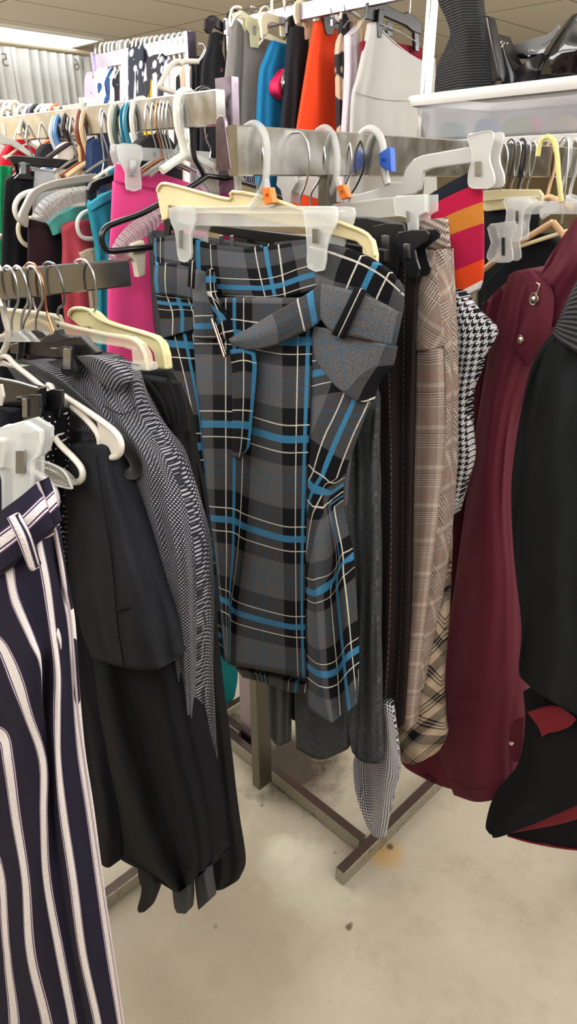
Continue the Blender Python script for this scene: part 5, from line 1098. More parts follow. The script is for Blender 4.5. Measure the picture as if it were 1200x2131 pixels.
h = thing('plastic_hanger', KW(60, 420), 'white plastic hanger looping out behind the wide grey hanger', 'hanger')
hook('arm', KW, [(220, 376), (150, 384), (90, 394), (50, 404), (34, 420), (31, 440), (40, 458), (56, 464)], .006, WHITEP, h)
hook('hook', KW, [(180, 380), (182, 330), (176, 280), (170, 250), (178, 226), (192, 224)], .004, WHITEP, h)
KW2 = KP(176)
h = thing('plastic_hanger', KW2(50, 490), 'cream plastic hanger loop peeking out beside folded dark brown trousers', 'hanger')
hook('arm', KW2, [(90, 452), (55, 456), (42, 462), (38, 480), (44, 500), (60, 512), (90, 512)], .0055, plastic('d8d0b4', rough=.4), h)
hook('hook', KW2, [(90, 452), (160, 380), (165, 300), (160, 250), (166, 232), (178, 230)], .004, plastic('caa678', rough=.4), h)
KX = KP(222)
h = thing('acrylic_hanger', KX(140, 430), 'clear fluted hanger with teal lining above the dusty red shirt', 'hanger')
sheet('arm', KX, [[(66, 450, 0), (80, 458, .01), (104, 462, 0)], [(80, 424, 0), (98, 434, .012), (120, 448, 0)], [(110, 402, 0), (130, 412, .012), (148, 428, 0)], [(150, 390, 0), (165, 400, .012), (184, 418, 0)], [(184, 388, 0), (200, 396, .01), (230, 404, 0)]], M_FL, h, th=.014, nu=14, nv=30)
hook('hook', KX, [(200, 390), (216, 340), (210, 280), (208, 240), (214, 222), (226, 224)], .002, WIRE, h)
KX2 = KP(216)
garment('teal_vest', KX2, [[(100, 466), (120, 450, .006), (150, 434), (186, 428)], [(106, 474), (130, 462, .006), (158, 450), (190, 444)], [(112, 490), (140, 480, .006), (165, 474), (195, 470)]], cloth('4c9a90'), 'sea green neckline curving under the clear fluted hanger', 'top')
KX3 = KX2.back(.03)
garment('black_dress', KX3, [[(96, 480), (140, 462, .006), (200, 440)], [(96, 560), (140, 560, .006), (210, 560)], [(96, 800), (140, 800, .006), (210, 800)]], cloth('17181b'), 'black garment filling the gap under the sea green neckline', 'garment')
KY = KP(150)
t = garment('black_trousers', KY, [[(14, 376), (40, 362, .006), (72, 356)], [(10, 430), (40, 420, .008), (68, 420)], [(6, 540), (35, 540, .01), (66, 540)], [(0, 640), (35, 640, .01), (68, 640)], [(0, 900), (35, 900, .01), (70, 900)]], cloth('15161a'), 'black trousers clipped to the long black bar hanger', 'trousers')
h = thing('clip_hanger', KY(120, 345), 'long black bar hanger with chrome clip above white plastic loop', 'hanger')
plate('bar', KY, [(20, 325), (28, 323), (120, 330), (230, 342), (238, 350), (236, 358), (150, 352), (60, 346), (30, 344)], .014, BLACKP, h, 0, 0, .003)
clip(h, KY, [(38, 340), (64, 342), (62, 360), (74, 374), (30, 372), (42, 360)], BLACKCL, .016, .005, .02, (42, 338, 54, 362), n=0)
hook('hook', KY, [(160, 348), (162, 322), (154, 300), (144, 276), (140, 250), (146, 236), (158, 234), (164, 246)], .002, WIRE, h)
plate('neck', KY, [(148, 350), (154, 330), (162, 318), (172, 332), (174, 354)], .012, BLACKP, h, .004, 0, .002)
garment('black_coat', KP(120), [[(-20, 560), (30, 545, .01), (64, 540)], [(-20, 620), (30, 620, .01), (64, 620)], [(-20, 1000), (30, 1000, .01), (70, 1000)]], cloth('131419'), 'black coat behind the near rack at the left frame edge', 'coat')
h = thing('plastic_hanger', KP(128)(20, 495), 'cream bar hanger end at the left frame edge above black coat', 'hanger')
hook('bar', KP(128), [(-40, 495), (0, 493), (36, 486)], .007, plastic('cfc8b4', rough=.4), h)
hook('hook', KP(128), [(30, 488), (90, 420), (124, 340), (120, 270), (126, 246), (138, 246)], .004, plastic('3a2c28', rough=.4), h)

# visible hooks crowding the rail behind: column, top row, material, rod radius, drop, label
HK = [(338, 202, COPPER, .0018, 330, 'copper wire hook among the crowded hooks of the back rack'), (345, 202, WIRE, .0018, 335, 'steel wire hook right after the copper one'), (352, 204, WIRE, .0018, 333, 'second steel wire hook after the copper one'), (360, 203, WIRE, .0018, 336, 'third steel wire hook after the copper one'),
      (328, 206, WIRE, .0018, 330, 'steel wire hook just before the copper one'), (316, 206, WIRE, .0018, 328, 'wire hook behind the thick white hook'), (291, 206, WHITEP, .0062, 335, 'thick white plastic hook just before the wire hooks'), (276, 212, plastic('2a7f9b', rough=.4), .0055, 330, 'teal plastic hook on the back rack'), (268, 214, WHITEP, .0045, 332, 'white hook hugging the teal plastic hook'),
      (254, 216, plastic('2c4a46', rough=.4), .0055, 345, 'dark green plastic hook on the back rack'), (245, 216, plastic('ddd5c2', rough=.4), .006, 345, 'cream plastic hook beside the dark green one'), (226, 222, WIRE, .002, 330, 'wire hook between the cream hooks of the back rack'), (176, 226, plastic('7c3a24', rough=.35), .006, 338, 'red brown plastic hook beside the tan hook'), (186, 226, plastic('cdb088', rough=.4), .006, 338, 'tan plastic hook beside the red brown one'),
      (160, 234, WIRE, .0018, 330, 'wire hook beside the red brown hook'), (146, 234, plastic('33262a', rough=.5), .0055, 300, 'dark plum plastic hook on the back rack'), (131, 236, plastic('4a86c4', rough=.35), .0055, 334, 'blue plastic hook on the back rack'), (122, 240, plastic('ccd2d6', rough=.4), .0055, 334, 'pale grey plastic hook hugging the blue one'), (95, 250, WIRE, .002, 332, 'wire hook beside the pale grey plastic hook'), (68, 252, WIRE, .002, 328, 'wire hook in front of the red garment'), (56, 244, plastic('d8d3bf', rough=.4), .006, 300, 'cream plastic hook above the red garment'), (45, 262, WIRE, .002, 325, 'leftmost wire hook on the back rack'), (384, 190, plastic('e4e0d4', rough=.35), .008, 325, 'fat cream hook beside the tall black one'), (392, 196, CLEARISH, .006, 322, 'clear hook hugging the fat cream one')]
for x, y0, m, r, yb, lab in HK:
    Pk = KP(x); t = thing('hanger', Pk(x, yb), lab, 'hanger', 'hangers crowding the back rack')
    w = 22 if r > .003 else 20
    hh = yb - y0
    hook('hook', Pk, [(x + w * .95, y0 + 42), (x + w * .9, y0 + 18), (x + w * .45, y0 + 2), (x, y0), (x - w * .5, y0 + 8), (x - w * .75, y0 + 35), (x - w * .6, y0 + hh * .55), (x - w * .2, y0 + hh * .8), (x, yb)], r, m, t, n=4, seg=6)
    hook('shoulders', Pk, [(x - 48, yb + 30), (x - 20, yb + 10), (x, yb), (x + 22, yb + 8), (x + 50, yb + 22)], max(r, .003), m, t, n=3, seg=6)
# clothes hanging among those hangers
KG = [(60, [(0, 345), (14, 315), (40, 290), (72, 305), (80, 345)], 'c01f33', 'red garment with pale collar at the left of the back rack', 'garment'), (150, [(118, 350), (124, 320), (140, 296), (166, 300), (176, 350)], 'd9d0c4', 'white garment with orange and violet folds below the blue hook', 'garment'), (205, [(190, 348), (192, 300), (205, 286), (228, 284), (236, 348)], '2b3a5c', 'navy denim garment between the tan and cream hooks', 'garment'), (325, [(268, 330), (290, 300), (320, 280), (350, 284), (380, 330)], '2d2c30', 'dark garment behind the wire hooks', 'garment'), (108, [(76, 350), (84, 320), (100, 300), (118, 305), (126, 350)], '2a2b30', 'charcoal garment below the pale grey hook', 'garment'), (255, [(232, 350), (240, 320), (252, 300), (268, 305), (276, 350)], '3a2a30', 'plum garment below the dark green hook', 'garment'), (20, [(-30, 380), (-20, 330), (0, 300), (20, 320), (30, 380)], 'cfcac4', 'pale grey garment at the frame edge of the back rack', 'garment')]
for c, top, colr, lab, cat in KG:
    Pk = KP(c).back(.015)
    xs = [p[0] for p in top]
    rows = [[(p[0], p[1], .0 if i in (0, 4) else .008) for i, p in enumerate(top)], [(p[0], max(p[1] + 40, 380), 0 if i in (0, 4) else .01) for i, p in enumerate(top)], [(p[0], 700, 0 if i in (0, 4) else .01) for i, p in enumerate(top)]]
    garment('garment', Pk, rows, cloth(colr), lab, cat, group='clothes on the back rack')
Pk = KP(62)
hook_t = thing('collar_strip', Pk(40, 310), 'white plastic hanger shoulder over the red garment', 'hanger')
plate('shoulder', Pk, [(-10, 262), (10, 282), (30, 290), (60, 312), (82, 330), (80, 338), (55, 322), (24, 302), (0, 300), (-10, 300)], .01, WHITEP, hook_t, .01, 0, .002)
hook('hook', Pk, [(10, 284), (8, 260), (2, 240), (10, 226), (22, 228)], .005, plastic('d8d3bf', rough=.4), hook_t)
# more pale things under the black bar hanger
for k, (pts, c, lab) in enumerate((([(60, 350), (100, 352), (150, 356), (180, 362), (120, 372), (70, 370)], 'c9ccd2', 'pale blue grey cloth just under the black bar hanger'), ([(0, 350), (22, 346), (26, 356), (20, 362), (0, 365)], '1f8a5a', 'green cloth at the frame edge by black clip'), ([(0, 375), (20, 378), (18, 410), (4, 420), (-10, 420)], 'd2d2cf', 'white cloth at the frame edge below the green'))):
    Pk = KP(150 - 30 * k).back(.03)
    top = pts[:3]; 
    garment('garment', Pk, [[(p[0], p[1]) for p in pts[:3]], [(pts[-1][0], pts[-1][1] + 10, .006), (pts[-2][0], pts[-2][1] + 20, .006), (pts[-3][0], pts[-3][1] + 20, .006)], [(pts[-1][0], 700), (pts[-2][0], 700), (pts[-3][0], 700)]], cloth(c), lab, 'garment', group='clothes on the back rack')

# a further row of hooks at the left, one rack deeper
F_R0 = at(190, 236, 2.3)
FB = thing('clothes_rack', Vector((F_R0.x, F_R0.y, 0)), 'chrome rack of cream and white hangers before the numbered curtains', 'clothes rack')
b = MB(); b.bar(F_R0, F_R0 - QD * 2.2, .022, .055); b.build('hanging_rail', CHROME, FB)
b = MB(); q = F_R0 - QD * .02; b.bar(Vector((q.x, q.y, 0)), Vector((q.x, q.y, F_R0.z + .04)), .02, .04, up=RD); b.build('upright', CHROME, FB)
b = MB(); q2 = Vector((q.x, q.y, .02)); b.bar(q2 - RD * .3, q2 + RD * .3, .03, .04); b.build('foot_bar', WORN, FB)
for x, m, lab in ((4, plastic('d6d0bc', rough=.4), 'cream hook first in the row before the curtains'), (18, plastic('d6d0bc', rough=.4), 'cream hook second in the row before the curtains'), (30, plastic('e0dccd', rough=.4), 'ivory hook third in the row before the curtains'), (48, WHITEP, 'white hook with red showing behind, before the curtains'), (64, plastic('a9adcb', rough=.4), 'lavender hook before the curtains'), (74, plastic('25252b', rough=.4), 'black hook beside the lavender one'), (88, WIRE, 'wire hook before the curtains'), (98, WHITEP, 'white hook beside the orange one'), (106, plastic('e8e0d2', rough=.4), 'ivory hook hugging the orange one'), (116, plastic('e06a3a', rough=.4), 'orange hook before the curtains'), (135, plastic('55565a', rough=.4), 'grey clip hook at the end of the row before the curtains')):
    Pk = Pl(along(F_R0, -QD, x), QD); t = thing('hanger', Pk(x, 285), lab, 'hanger', 'hangers before the curtains')
    y0 = 236 - (190 - x) * .13 
    y0 = 212 + (x > 30) * 8
    hook('hook', Pk, [(x + 12, y0 + 30), (x + 12, y0 + 14), (x + 6, y0 + 2), (x - 2, y0), (x - 11, y0 + 10), (x - 13, y0 + 34), (x - 8, y0 + 52), (x - 2, y0 + 66)], .0062, m, t, n=3, seg=6)
    hook('shoulders', Pk, [(x - 40, y0 + 92), (x - 18, y0 + 74), (x - 2, y0 + 66), (x + 14, y0 + 70), (x + 34, y0 + 82)], .006, m, t, n=3, seg=6)
rnd = random.Random(5)
for k, c in enumerate(('2b2d36', '7a2630', 'c9c6c0', '3a4a6c', '26272b', 'b8a68a', '4a4250')):
    x = 10 + 20 * k; Pk = Pl(along(F_R0, -QD, x), QD).back(.02)
    o = garment('garment', Pk, [[(x - 26, 320), (x - 10, 296, .006), (x + 8, 292, .006), (x + 24, 306)], [(x - 28, 380), (x - 10, 380, .01), (x + 8, 380, .01), (x + 24, 380)], [(x - 28, 640), (x - 10, 640, .01), (x + 8, 640, .01), (x + 26, 640)]], cloth(c), ('near black', 'maroon', 'off white', 'denim blue', 'charcoal', 'tan', 'plum grey')[k] + ' garment in the row before the curtains', 'garment', group='clothes before the curtains')

# ================================================================ tall rack with the orange dress
T0 = Vector((tp0.x, tp0.y, T_z))
def TP(col): return Pl(along(T0, -QD, col), QD)
ORG = cloth('ee4a26', rough=.85, weave=500, var=.12); LAV = cloth('c6bfc8', var=.12); WHT = cloth('b9b6b3', rough=.8, var=.12); GRYT = cloth('7d7a77', weave=500, var=.3)
Pq = TP(656)
t = thing('orange_dress', Pq(660, 500), 'bright orange skirt panel hanging from the tall rack', 'skirt')
sheet('panel', Pq, [[(662, 42, 0), (676, 42, .006), (692, 56, .004), (704, 64, 0)], [(648, 110, -.004), (668, 112, .012), (690, 116, .006), (702, 116, 0)], [(634, 190, -.004), (662, 190, .018), (690, 190, .008), (704, 190, 0)], [(620, 275, -.004), (656, 275, .022), (688, 275, .008), (712, 275, 0)], [(608, 370, -.004), (652, 380, .024), (690, 380, .008), (716, 380, 0)], [(600, 440, -.004), (650, 444, .024), (690, 440, .008), (718, 440, 0)]], ORG, t, th=.06, nv=40)
h = thing('clip_hanger', Pq(690, 40), 'white plastic hanger with black clip on the orange skirt panel', 'hanger')
plate('bar', Pq, [(654, 22), (664, 12), (682, 14), (712, 38), (712, 54), (684, 34), (672, 44), (656, 44)], .014, WHITEP, h, 0, 0, .002)
clip(h, Pq, [(672, 30), (684, 32), (704, 44), (706, 62), (696, 58), (692, 72), (680, 72), (676, 60)], BLACKCL, .014, .004, .02, (687, 40, 692, 54), n=0)
hook('hook', Pq, [(690, 26), (694, 0), (686, -18), (676, -22), (668, -10)], .004, WHITEP, h)
Pq = TP(545)
t = thing('grey_trousers', Pq(520, 600), 'mid grey trousers on a cream clip hanger in the tall rack', 'trousers')
sheet('leg', Pq, [[(484, 40, 0), (494, 42, .008), (504, 52, 0)], [(476, 120, 0), (490, 120, .012), (504, 118, 0)], [(468, 200, 0), (484, 200, .014), (500, 200, 0)], [(462, 320, 0), (480, 320, .014), (498, 320, 0)]], GRYT, t, th=.04, nu=16)
sheet('leg', Pq.back(.01), [[(506, 60, 0), (520, 66, .01), (572, 92, 0)], [(502, 120, 0), (522, 120, .014), (568, 124, 0)], [(498, 200, 0), (520, 200, .014), (560, 200, 0)], [(494, 320, 0), (518, 320, .014), (556, 320, 0)]], GRYT, t, th=.04, nu=16)
h = thing('clip_hanger', Pq(530, 60), 'yellowed cream clip hanger on the mid grey trousers', 'hanger')
plate('bar', Pq, [(486, 26), (505, 22), (530, 40), (560, 62), (556, 72), (526, 54), (506, 38), (488, 40)], .014, plastic('e0dbbd', rough=.4), h, 0, 0, .002)
clip(h, Pq, [(512, 36), (528, 36), (540, 48), (542, 66), (538, 100), (522, 98), (520, 70), (512, 56)], plastic('dedcb4', .85, .4), .016, .004, .02, (526, 54, 532, 72), n=0)
hook('hook', Pq, [(500, 28), (488, 36), (480, 55), (478, 40), (482, 20), (492, 14), (502, 16)], .005, plastic('ece8da', rough=.4), h)
Pq = TP(572)
t = garment('floral_blouse', TP(470), [[(440, 70), (450, 66, .006), (466, 72)], [(434, 100), (448, 100, .01), (462, 104)], [(424, 130), (444, 132, .012), (468, 130)], [(420, 190), (444, 190, .012), (470, 190)], [(418, 330), (444, 330, .012), (474, 330)]], None, 'black top with pink flowers at the left end of the tall rack', 'top')
g = N('pink_flowers'); o_ = g.obj(); vz = g.n('ShaderNodeTexVoronoi', {'Vector': o_, 'Scale': 14.0}); fl_ = g.math('MULTIPLY', g.map(vz.outputs[0], .28, .34, 1, 0), g.map(g.noise(o_, 7), .5, .55, 0, 1))
g.bsdf(Base_Color=g.mix(fl_, lin('1a1b20'), lin('b06a98')), Roughness=.9)
t.children[0].data.materials.append(g.m)
h = thing('clip_hanger', TP(470)(450, 45), 'black plastic hanger slanting above the black flowered top', 'hanger')
plate('bar', TP(470), [(426, 60), (428, 42), (438, 32), (446, 31), (462, 44), (480, 58), (480, 76), (460, 64), (446, 56), (440, 68), (434, 70)], .014, BLACKP, h, 0, 0, .003)
hook('hook', TP(470), [(470, 50), (474, 30), (484, 20), (494, 24)], .004, BLACKP, h)
garment('dark_cloth', TP(455), [[(408, 122), (418, 116, .004), (428, 120)], [(408, 180), (418, 180, .006), (428, 180)], [(408, 330), (418, 330, .006), (428, 330)]], cloth('202126'), 'dark cloth strip hanging behind the black flowered top', 'garment')
t = garment('blue_dress', TP(590), [[(570, 84), (582, 88, .006), (598, 92)], [(556, 120), (572, 122, .01), (600, 122)], [(546, 150), (564, 150, .012), (596, 150)], [(541, 220), (560, 220, .012), (590, 220)], [(538, 300), (560, 300, .012), (588, 300)], [(536, 420), (558, 420, .012), (586, 420)]], cloth('1f6f9e', var=.12), 'saturated blue sheath dress in the tall rack', 'dress', th=.05)
h = thing('slack_hanger', TP(585)(570, 60), 'cream frame hanger with square opening above the blue sheath dress', 'hanger')
for pts in ([(543, 44), (546, 30), (556, 26), (570, 30), (598, 40), (598, 54), (566, 46), (557, 50), (556, 76), (546, 80)], [(546, 70), (560, 70), (596, 86), (596, 96), (558, 82), (546, 80)], [(584, 52), (596, 54), (596, 78), (586, 76)]):
    plate('frame', TP(585), pts, .012, plastic('e3d8b8', rough=.4), h, 0, 0, .002)
hook('hook', TP(585), [(590, 44), (592, 10), (586, -8), (576, -12), (566, 0), (566, 26)], .006, plastic('ece6d4', rough=.4), h)
t = garment('black_dress', TP(625), [[(608, 56), (622, 54, .006), (640, 62)], [(604, 90), (622, 90, .01), (642, 92)], [(600, 140), (618, 140, .012), (640, 140)], [(594, 210), (616, 210, .012), (632, 210)], [(588, 290), (610, 290, .012), (626, 290)], [(586, 420), (608, 420, .012), (624, 420)]], cloth('26272c'), 'charcoal black dress between the blue dress and orange panel', 'dress', th=.05)
h = thing('slack_hanger', TP(622)(640, 40), 'cream triangular hanger between the black dress and orange panel', 'hanger')
for pts in ([(613, 30), (614, 8), (622, -2), (640, 4), (664, 20), (664, 34), (640, 22), (630, 20), (628, 44), (618, 50)], [(640, 30), (652, 34), (646, 80), (634, 84), (632, 70)], [(630, 42), (642, 52), (640, 62), (630, 54)]):
    plate('frame', TP(622), pts, .012, plastic('e3d8b8', rough=.4), h, .012, 0, .002)
hook('hook', TP(622), [(650, 12), (652, -8), (646, -22), (638, -24)], .005, plastic('ece6d4', rough=.4), h)
h = thing('clip_hanger', TP(612)(606, 50), 'black clip hanger end over the charcoal black dress', 'hanger')
plate('bar', TP(612), [(597, 70), (598, 45), (604, 34), (612, 30), (616, 52), (620, 58), (612, 72), (606, 76)], .014, BLACKCL, h, .014, 0, .002)
hook('hook', TP(612), [(612, 34), (618, 10), (612, -6), (604, -4)], .004, BLACKP, h)
t = garment('bag', TP(600), [[(584, 150, 0), (590, 144, .02), (606, 136, 0)], [(566, 168, 0), (580, 168, .04), (604, 160, 0)], [(564, 190, 0), (580, 192, .04), (600, 195, 0)], [(578, 204, 0), (586, 206, .02), (596, 204, 0)]], cloth('c22452', rough=.5), 'crimson satin pouch with silver wrapping hung before the black dress', 'bag', th=.03)
sheet('wrapping', TP(600), [[(592, 144, .02), (598, 138, .036), (606, 134, .02)], [(578, 172, .024), (590, 170, .05), (602, 164, .02)], [(584, 194, .02), (594, 192, .036), (602, 188, .02)]], metal('c9c9c9', .25, .2), t, th=.01, nu=12, nv=16, wob=.006)
t = garment('striped_blouse', TP(530), [[(505, 206), (520, 200, .01), (545, 206)], [(502, 226), (520, 222, .012), (548, 226)], [(510, 258), (524, 258, .01), (550, 258)], [(510, 380), (524, 380, .01), (550, 380)]], None, 'navy and white striped blouse low between grey trousers and blue dress', 'blouse')
g = N('thin_navy_stripes'); uvv, u_, v_ = g.uv(); ss = g.math('GREATER_THAN', g.math('FRACT', g.math('MULTIPLY', g.math('ADD', u_, g.math('MULTIPLY', v_, .3)), 90)), .62)
finish_cloth(g, g.mix(ss, lin('2d3350'), lin('c4c6cf')), u_, v_, 500); t.children[0].data.materials.append(g.m)
h = thing('plastic_hanger', TP(530)(520, 180), 'white crescent hanger shoulder above the navy striped blouse', 'hanger')
plate('shoulder', TP(530), [(505, 206), (508, 184), (520, 164), (538, 150), (540, 156), (528, 172), (520, 188), (516, 206)], .012, WHITEP, h, .012, 0, .002)
hook('hook', TP(530), [(536, 152), (538, 100), (540, 40), (532, 18), (522, 14)], .004, WHITEP, h)
garment('red_trim', TP(535), [[(535, 128), (545, 122, .004), (556, 124)], [(538, 150), (546, 150, .006), (554, 150)], [(540, 168), (546, 168, .006), (550, 165)]], cloth('b3263e'), 'scrap of red cloth beside the saturated blue dress', 'garment')
t = garment('floral_dress', TP(712), [[(716, 28), (724, 30, .006), (734, 46)], [(708, 70), (720, 72, .01), (730, 76)], [(702, 110), (716, 110, .012), (730, 110)], [(704, 180), (716, 180, .012), (728, 180)], [(706, 290), (716, 290, .012), (726, 290)], [(706, 420), (716, 420, .012), (728, 420)]], None, 'black dress with large beige petals beside the orange panel', 'dress')
g = N('beige_petals'); o_ = g.obj(); nz1 = g.noise(o_, 9, 1, .3); vz = g.n('ShaderNodeTexVoronoi', {'Vector': g.vmap(o_, (1, 1, .8)), 'Scale': 20.0, 'Randomness': 1.0}); f_ = g.math('MAXIMUM', g.map(vz.outputs[0], .36, .42, 1, 0), g.map(nz1, .56, .58, 0, 1))
g.bsdf(Base_Color=g.mix(f_, lin('1c1c22'), g.mix(g.noise(o_, 30), lin('a58672'), lin('d8bda4'))), Roughness=.85); t.children[0].data.materials.append(g.m)
h = thing('plastic_hanger', TP(712)(720, 25), 'white hanger shoulder with narrow neck above the petal dress', 'hanger')
hook('shoulder', TP(712), [(708, 40), (712, 22), (722, 18), (734, 26), (748, 36)], .006, WHITEP, h)
hook('hook', TP(712), [(734, 26), (738, 0), (732, -16), (722, -18)], .004, CLEARISH, h)
t = garment('white_camisole', TP(738), [[(728, 72), (740, 68, .006), (760, 40)], [(727, 100), (742, 100, .01), (764, 96)], [(726, 150), (742, 150, .012), (764, 150)], [(722, 220), (740, 220, .012), (764, 220)], [(716, 300), (738, 300, .012), (764, 300)], [(712, 400), (738, 400, .012), (764, 400)]], LAV, 'lavender white camisole with narrow strap beside the petal dress', 'camisole', th=.05)
hook('strap', TP(738), [(728, 73, .004), (740, 66, .012), (752, 50, .012), (760, 30, .01), (764, 0, .006), (765, -10, .004)], .004, WHT, t)
t = garment('beige_camisole', TP(745), [[(752, 60), (760, 40, .004), (776, 40)], [(752, 110), (760, 110, .006), (776, 110)], [(750, 300), (760, 300, .006), (776, 300)]], cloth('c7a888'), 'beige top showing between the camisole and white skirt', 'top')
garment('red_blouse', TP(764), [[(754, 88), (764, 84, .004), (790, 78), (830, 90), (878, 100)], [(756, 110), (766, 110, .004), (800, 110), (840, 118), (878, 124)], [(756, 200), (766, 200, .004), (800, 200), (840, 200), (878, 200)]], cloth('7e1f2e'), 'dark red top behind the white skirt and black hanger', 'top')
Pq = TP(772)
t = thing('white_skirt', Pq(820, 420), 'off white skirt with seam on a black clip hanger in the tall rack', 'skirt')
sheet('panel', Pq, [[(776, 46, -.004), (784, 48, .006), (794, 62, .006), (830, 96, .006), (876, 126, 0), (906, 122, -.01)], [(762, 100, -.004), (778, 100, .012), (800, 110, .01), (836, 130, .01), (876, 150, .004), (906, 150, -.01)], [(748, 160, -.004), (770, 160, .016), (802, 165, .012), (840, 170, .014), (876, 180, .004), (906, 180, -.01)], [(737, 200, -.004), (764, 200, .016), (802, 204, .012), (840, 206, .016), (876, 206, .004), (906, 206, -.01)], [(732, 290, -.004), (762, 290, .018), (802, 290, .012), (840, 290, .018), (876, 290, .004), (906, 290, -.01)], [(724, 420, -.004), (758, 420, .018), (802, 420, .012), (840, 420, .018), (880, 420, .004), (910, 420, -.01)]], WHT, t, th=.06, nu=48, nv=40, folds=((.004, 5, .1, .2, 1),))
hook('seam', Pq, [(738, 192, .001), (764, 200, .022), (802, 208, .018), (840, 210, .02), (872, 212, .01)], .001, cloth('9a9694'), t)
hook('waist_edge', Pq, [(794, 62, .008), (830, 96, .008), (876, 126, .002), (904, 122, -.008)], .0016, cloth('e2dfdd'), t)
h = thing('clip_hanger', Pq(820, 30), 'large black clip hanger at the off white skirt, top of the tall rack', 'hanger')
plate('bar', Pq, [(764, 40), (766, 6), (774, 0), (790, 2), (840, 28), (850, 24), (866, 36), (878, 50), (876, 72), (860, 66), (846, 54), (800, 34), (790, 32), (784, 46)], .014, BLACKP, h, 0, 0, .003)
plate('clip_leg', Pq, [(790, 18), (800, 20), (798, 50), (794, 78), (787, 78), (788, 48)], .012, BLACKP, h, .016, 0, .002)
plate('clip', Pq, [(808, 44), (818, 46), (816, 78), (806, 74)], .014, BLACKCL, h, .01, 0, .002)
plate('clip', Pq, [(862, 66), (872, 70), (872, 108), (864, 106)], .014, BLACKCL, h, .01, 0, .002)
hook('rod', Pq, [(792, 50, .02), (830, 66, .02), (874, 92, .02)], .002, WIRE, h)
hook('hook', Pq, [(852, 28), (854, 0), (850, -20), (842, -26), (832, -16)], .002, WIRE, h)
for k, (x, m, r, lab) in enumerate(((500, plastic('ece8da', rough=.4), .005, 'cream hook at the left end of the tall rail'), (516, WIRE, .002, 'wire hook left of the pair of arched cream hooks'), (532, WIRE, .002, 'wire hook beside the arched cream hook'), (552, plastic('e6e0cc', rough=.4), .005, 'arched cream hook over the tall rail'), (604, WIRE, .0025, 'wire hook beside black clip hanger end'), (700, WIRE, .0025, 'wire hook above the petal dress'), (728, WIRE, .0025, 'wire hook above the camisole strap'))):
    Pk = TP(x); t = thing('hanger', Pk(x, 60), lab, 'hanger', 'spare hangers on the tall rail')
    yr = 72 - (x - 480) * .204 - 30
    hook('hook', Pk, [(x + 10, yr + 16), (x + 10, yr - 2), (x + 4, yr - 12), (x - 3, yr - 13), (x - 11, yr - 3), (x - 12, yr + 22), (x - 6, yr + 38), (x, yr + 50)], r, m, t, n=3, seg=6)
    hook('shoulders', Pk, [(x - 14, yr + 66), (x, yr + 50), (x + 16, yr + 60)], max(r, .003), m, t, n=3, seg=6)
# loop hanger on the far side
PL_ = KP(405).back(.25)
h = thing('loop_hanger', PL_(370, 160), 'pale grey triangular hanger against the crowded far rack', 'hanger')
hook('loop', PL_, [(412, 128), (384, 128), (376, 132), (368, 128), (354, 138), (340, 162), (333, 176), (336, 184), (356, 190), (386, 202), (412, 208)], .0055, plastic('c6beb4', rough=.4), h, closed=False)
hook('hook', PL_, [(412, 128), (420, 118), (426, 104), (420, 92), (412, 92)], .003, WIRE, h)

# ================================================================ far rack below the ceiling light
X_R0 = at(396, 90, 3.5)
fr_t = thing('clothes_rack', Vector((X_R0.x, X_R0.y, 0)), 'far tall rack with mirrored rail below the bright ceiling panel', 'clothes rack')
xe = along(X_R0, -QD, 200); xl = (xe - X_R0).length
b = MB(); b.bar(X_R0, xe, .022, .062); b.build('hanging_rail', metal('b3adc2', .3, .1), fr_t)
for q in (X_R0, xe):
    b = MB(); b.bar(Vector((q.x, q.y, 0)), Vector((q.x, q.y, q.z + .04)), .05, .02, up=QD); b.build('upright', metal('a49db4', .3, .1), fr_t)
b = MB(); q = (X_R0 + xe) / 2; b.bar(Vector((xe.x, xe.y, .03)), Vector((X_R0.x, X_R0.y, .03)), .03, .04); b.build('base_bar', WORN, fr_t)
def XP(col): return Pl(along(X_R0, -QD, col), QD)
FARS = [(203, 'd6a9c0', 'pale pink dress at the end of the far rack', 150, 206, 190), (212, '1e2436', 'navy coat second on the far rack', 158, 260, 210), (222, 'd9d9d6', 'white blouse third on the far rack', 140, 190, 210), (230, '2f4f80', 'denim blue shirt on the far rack', 146, 200, 212), (238, 'e0ddd8', 'white lace top on the far rack', 150, 215, 212), (248, '26282e', 'black top beside the red one on the far rack', 150, 170, 212), (254, 'd23a3a', 'red top on the far rack', 164, 215, 215), (266, '3d413e', 'dark olive shirt on the far rack', 148, 215, 215), (280, 'd8d4da', 'pale lilac blouse on the far rack', 128, 210, 215), (288, 'c9c8c5', 'light grey shirt on the far rack', 112, 215, 215), (298, '2a2d3c', 'navy patterned blouse at the middle of the far rack', 88, 140, 215), (306, '3b3d42', 'dark grey jacket under yellow one on the far rack', 150, 215, 215), (316, 'c99c1d', 'mustard yellow jacket on the far rack', 138, 205, 215), (326, 'e4e2e0', 'white patterned top beside mustard jacket on the far rack', 130, 215, 215), (338, '2b2c33', 'black and white print top on the far rack', 110, 180, 215), (350, 'd2d0d6', 'pale print blouse on the far rack', 128, 210, 215), (362, 'b9b7bd', 'silver grey blouse on the far rack', 140, 215, 215), (374, '1d2026', 'black vest near the end of the far rack', 142, 195, 215), (384, 'b79f8a', 'taupe top near the end of the far rack', 138, 215, 215), (394, 'd5d0cb', 'off white top at the near end of the far rack', 136, 215, 215)]
PRT = {}
def printed(a, b_, s):
    g = N('print_' + a); o_ = g.obj(); v = g.n('ShaderNodeTexVoronoi', {'Vector': o_, 'Scale': s}); f = g.map(v.outputs[0], .25, .3, 1, 0)
    g.bsdf(Base_Color=g.mix(f, lin(a), lin(b_)), Roughness=.9); return g.m
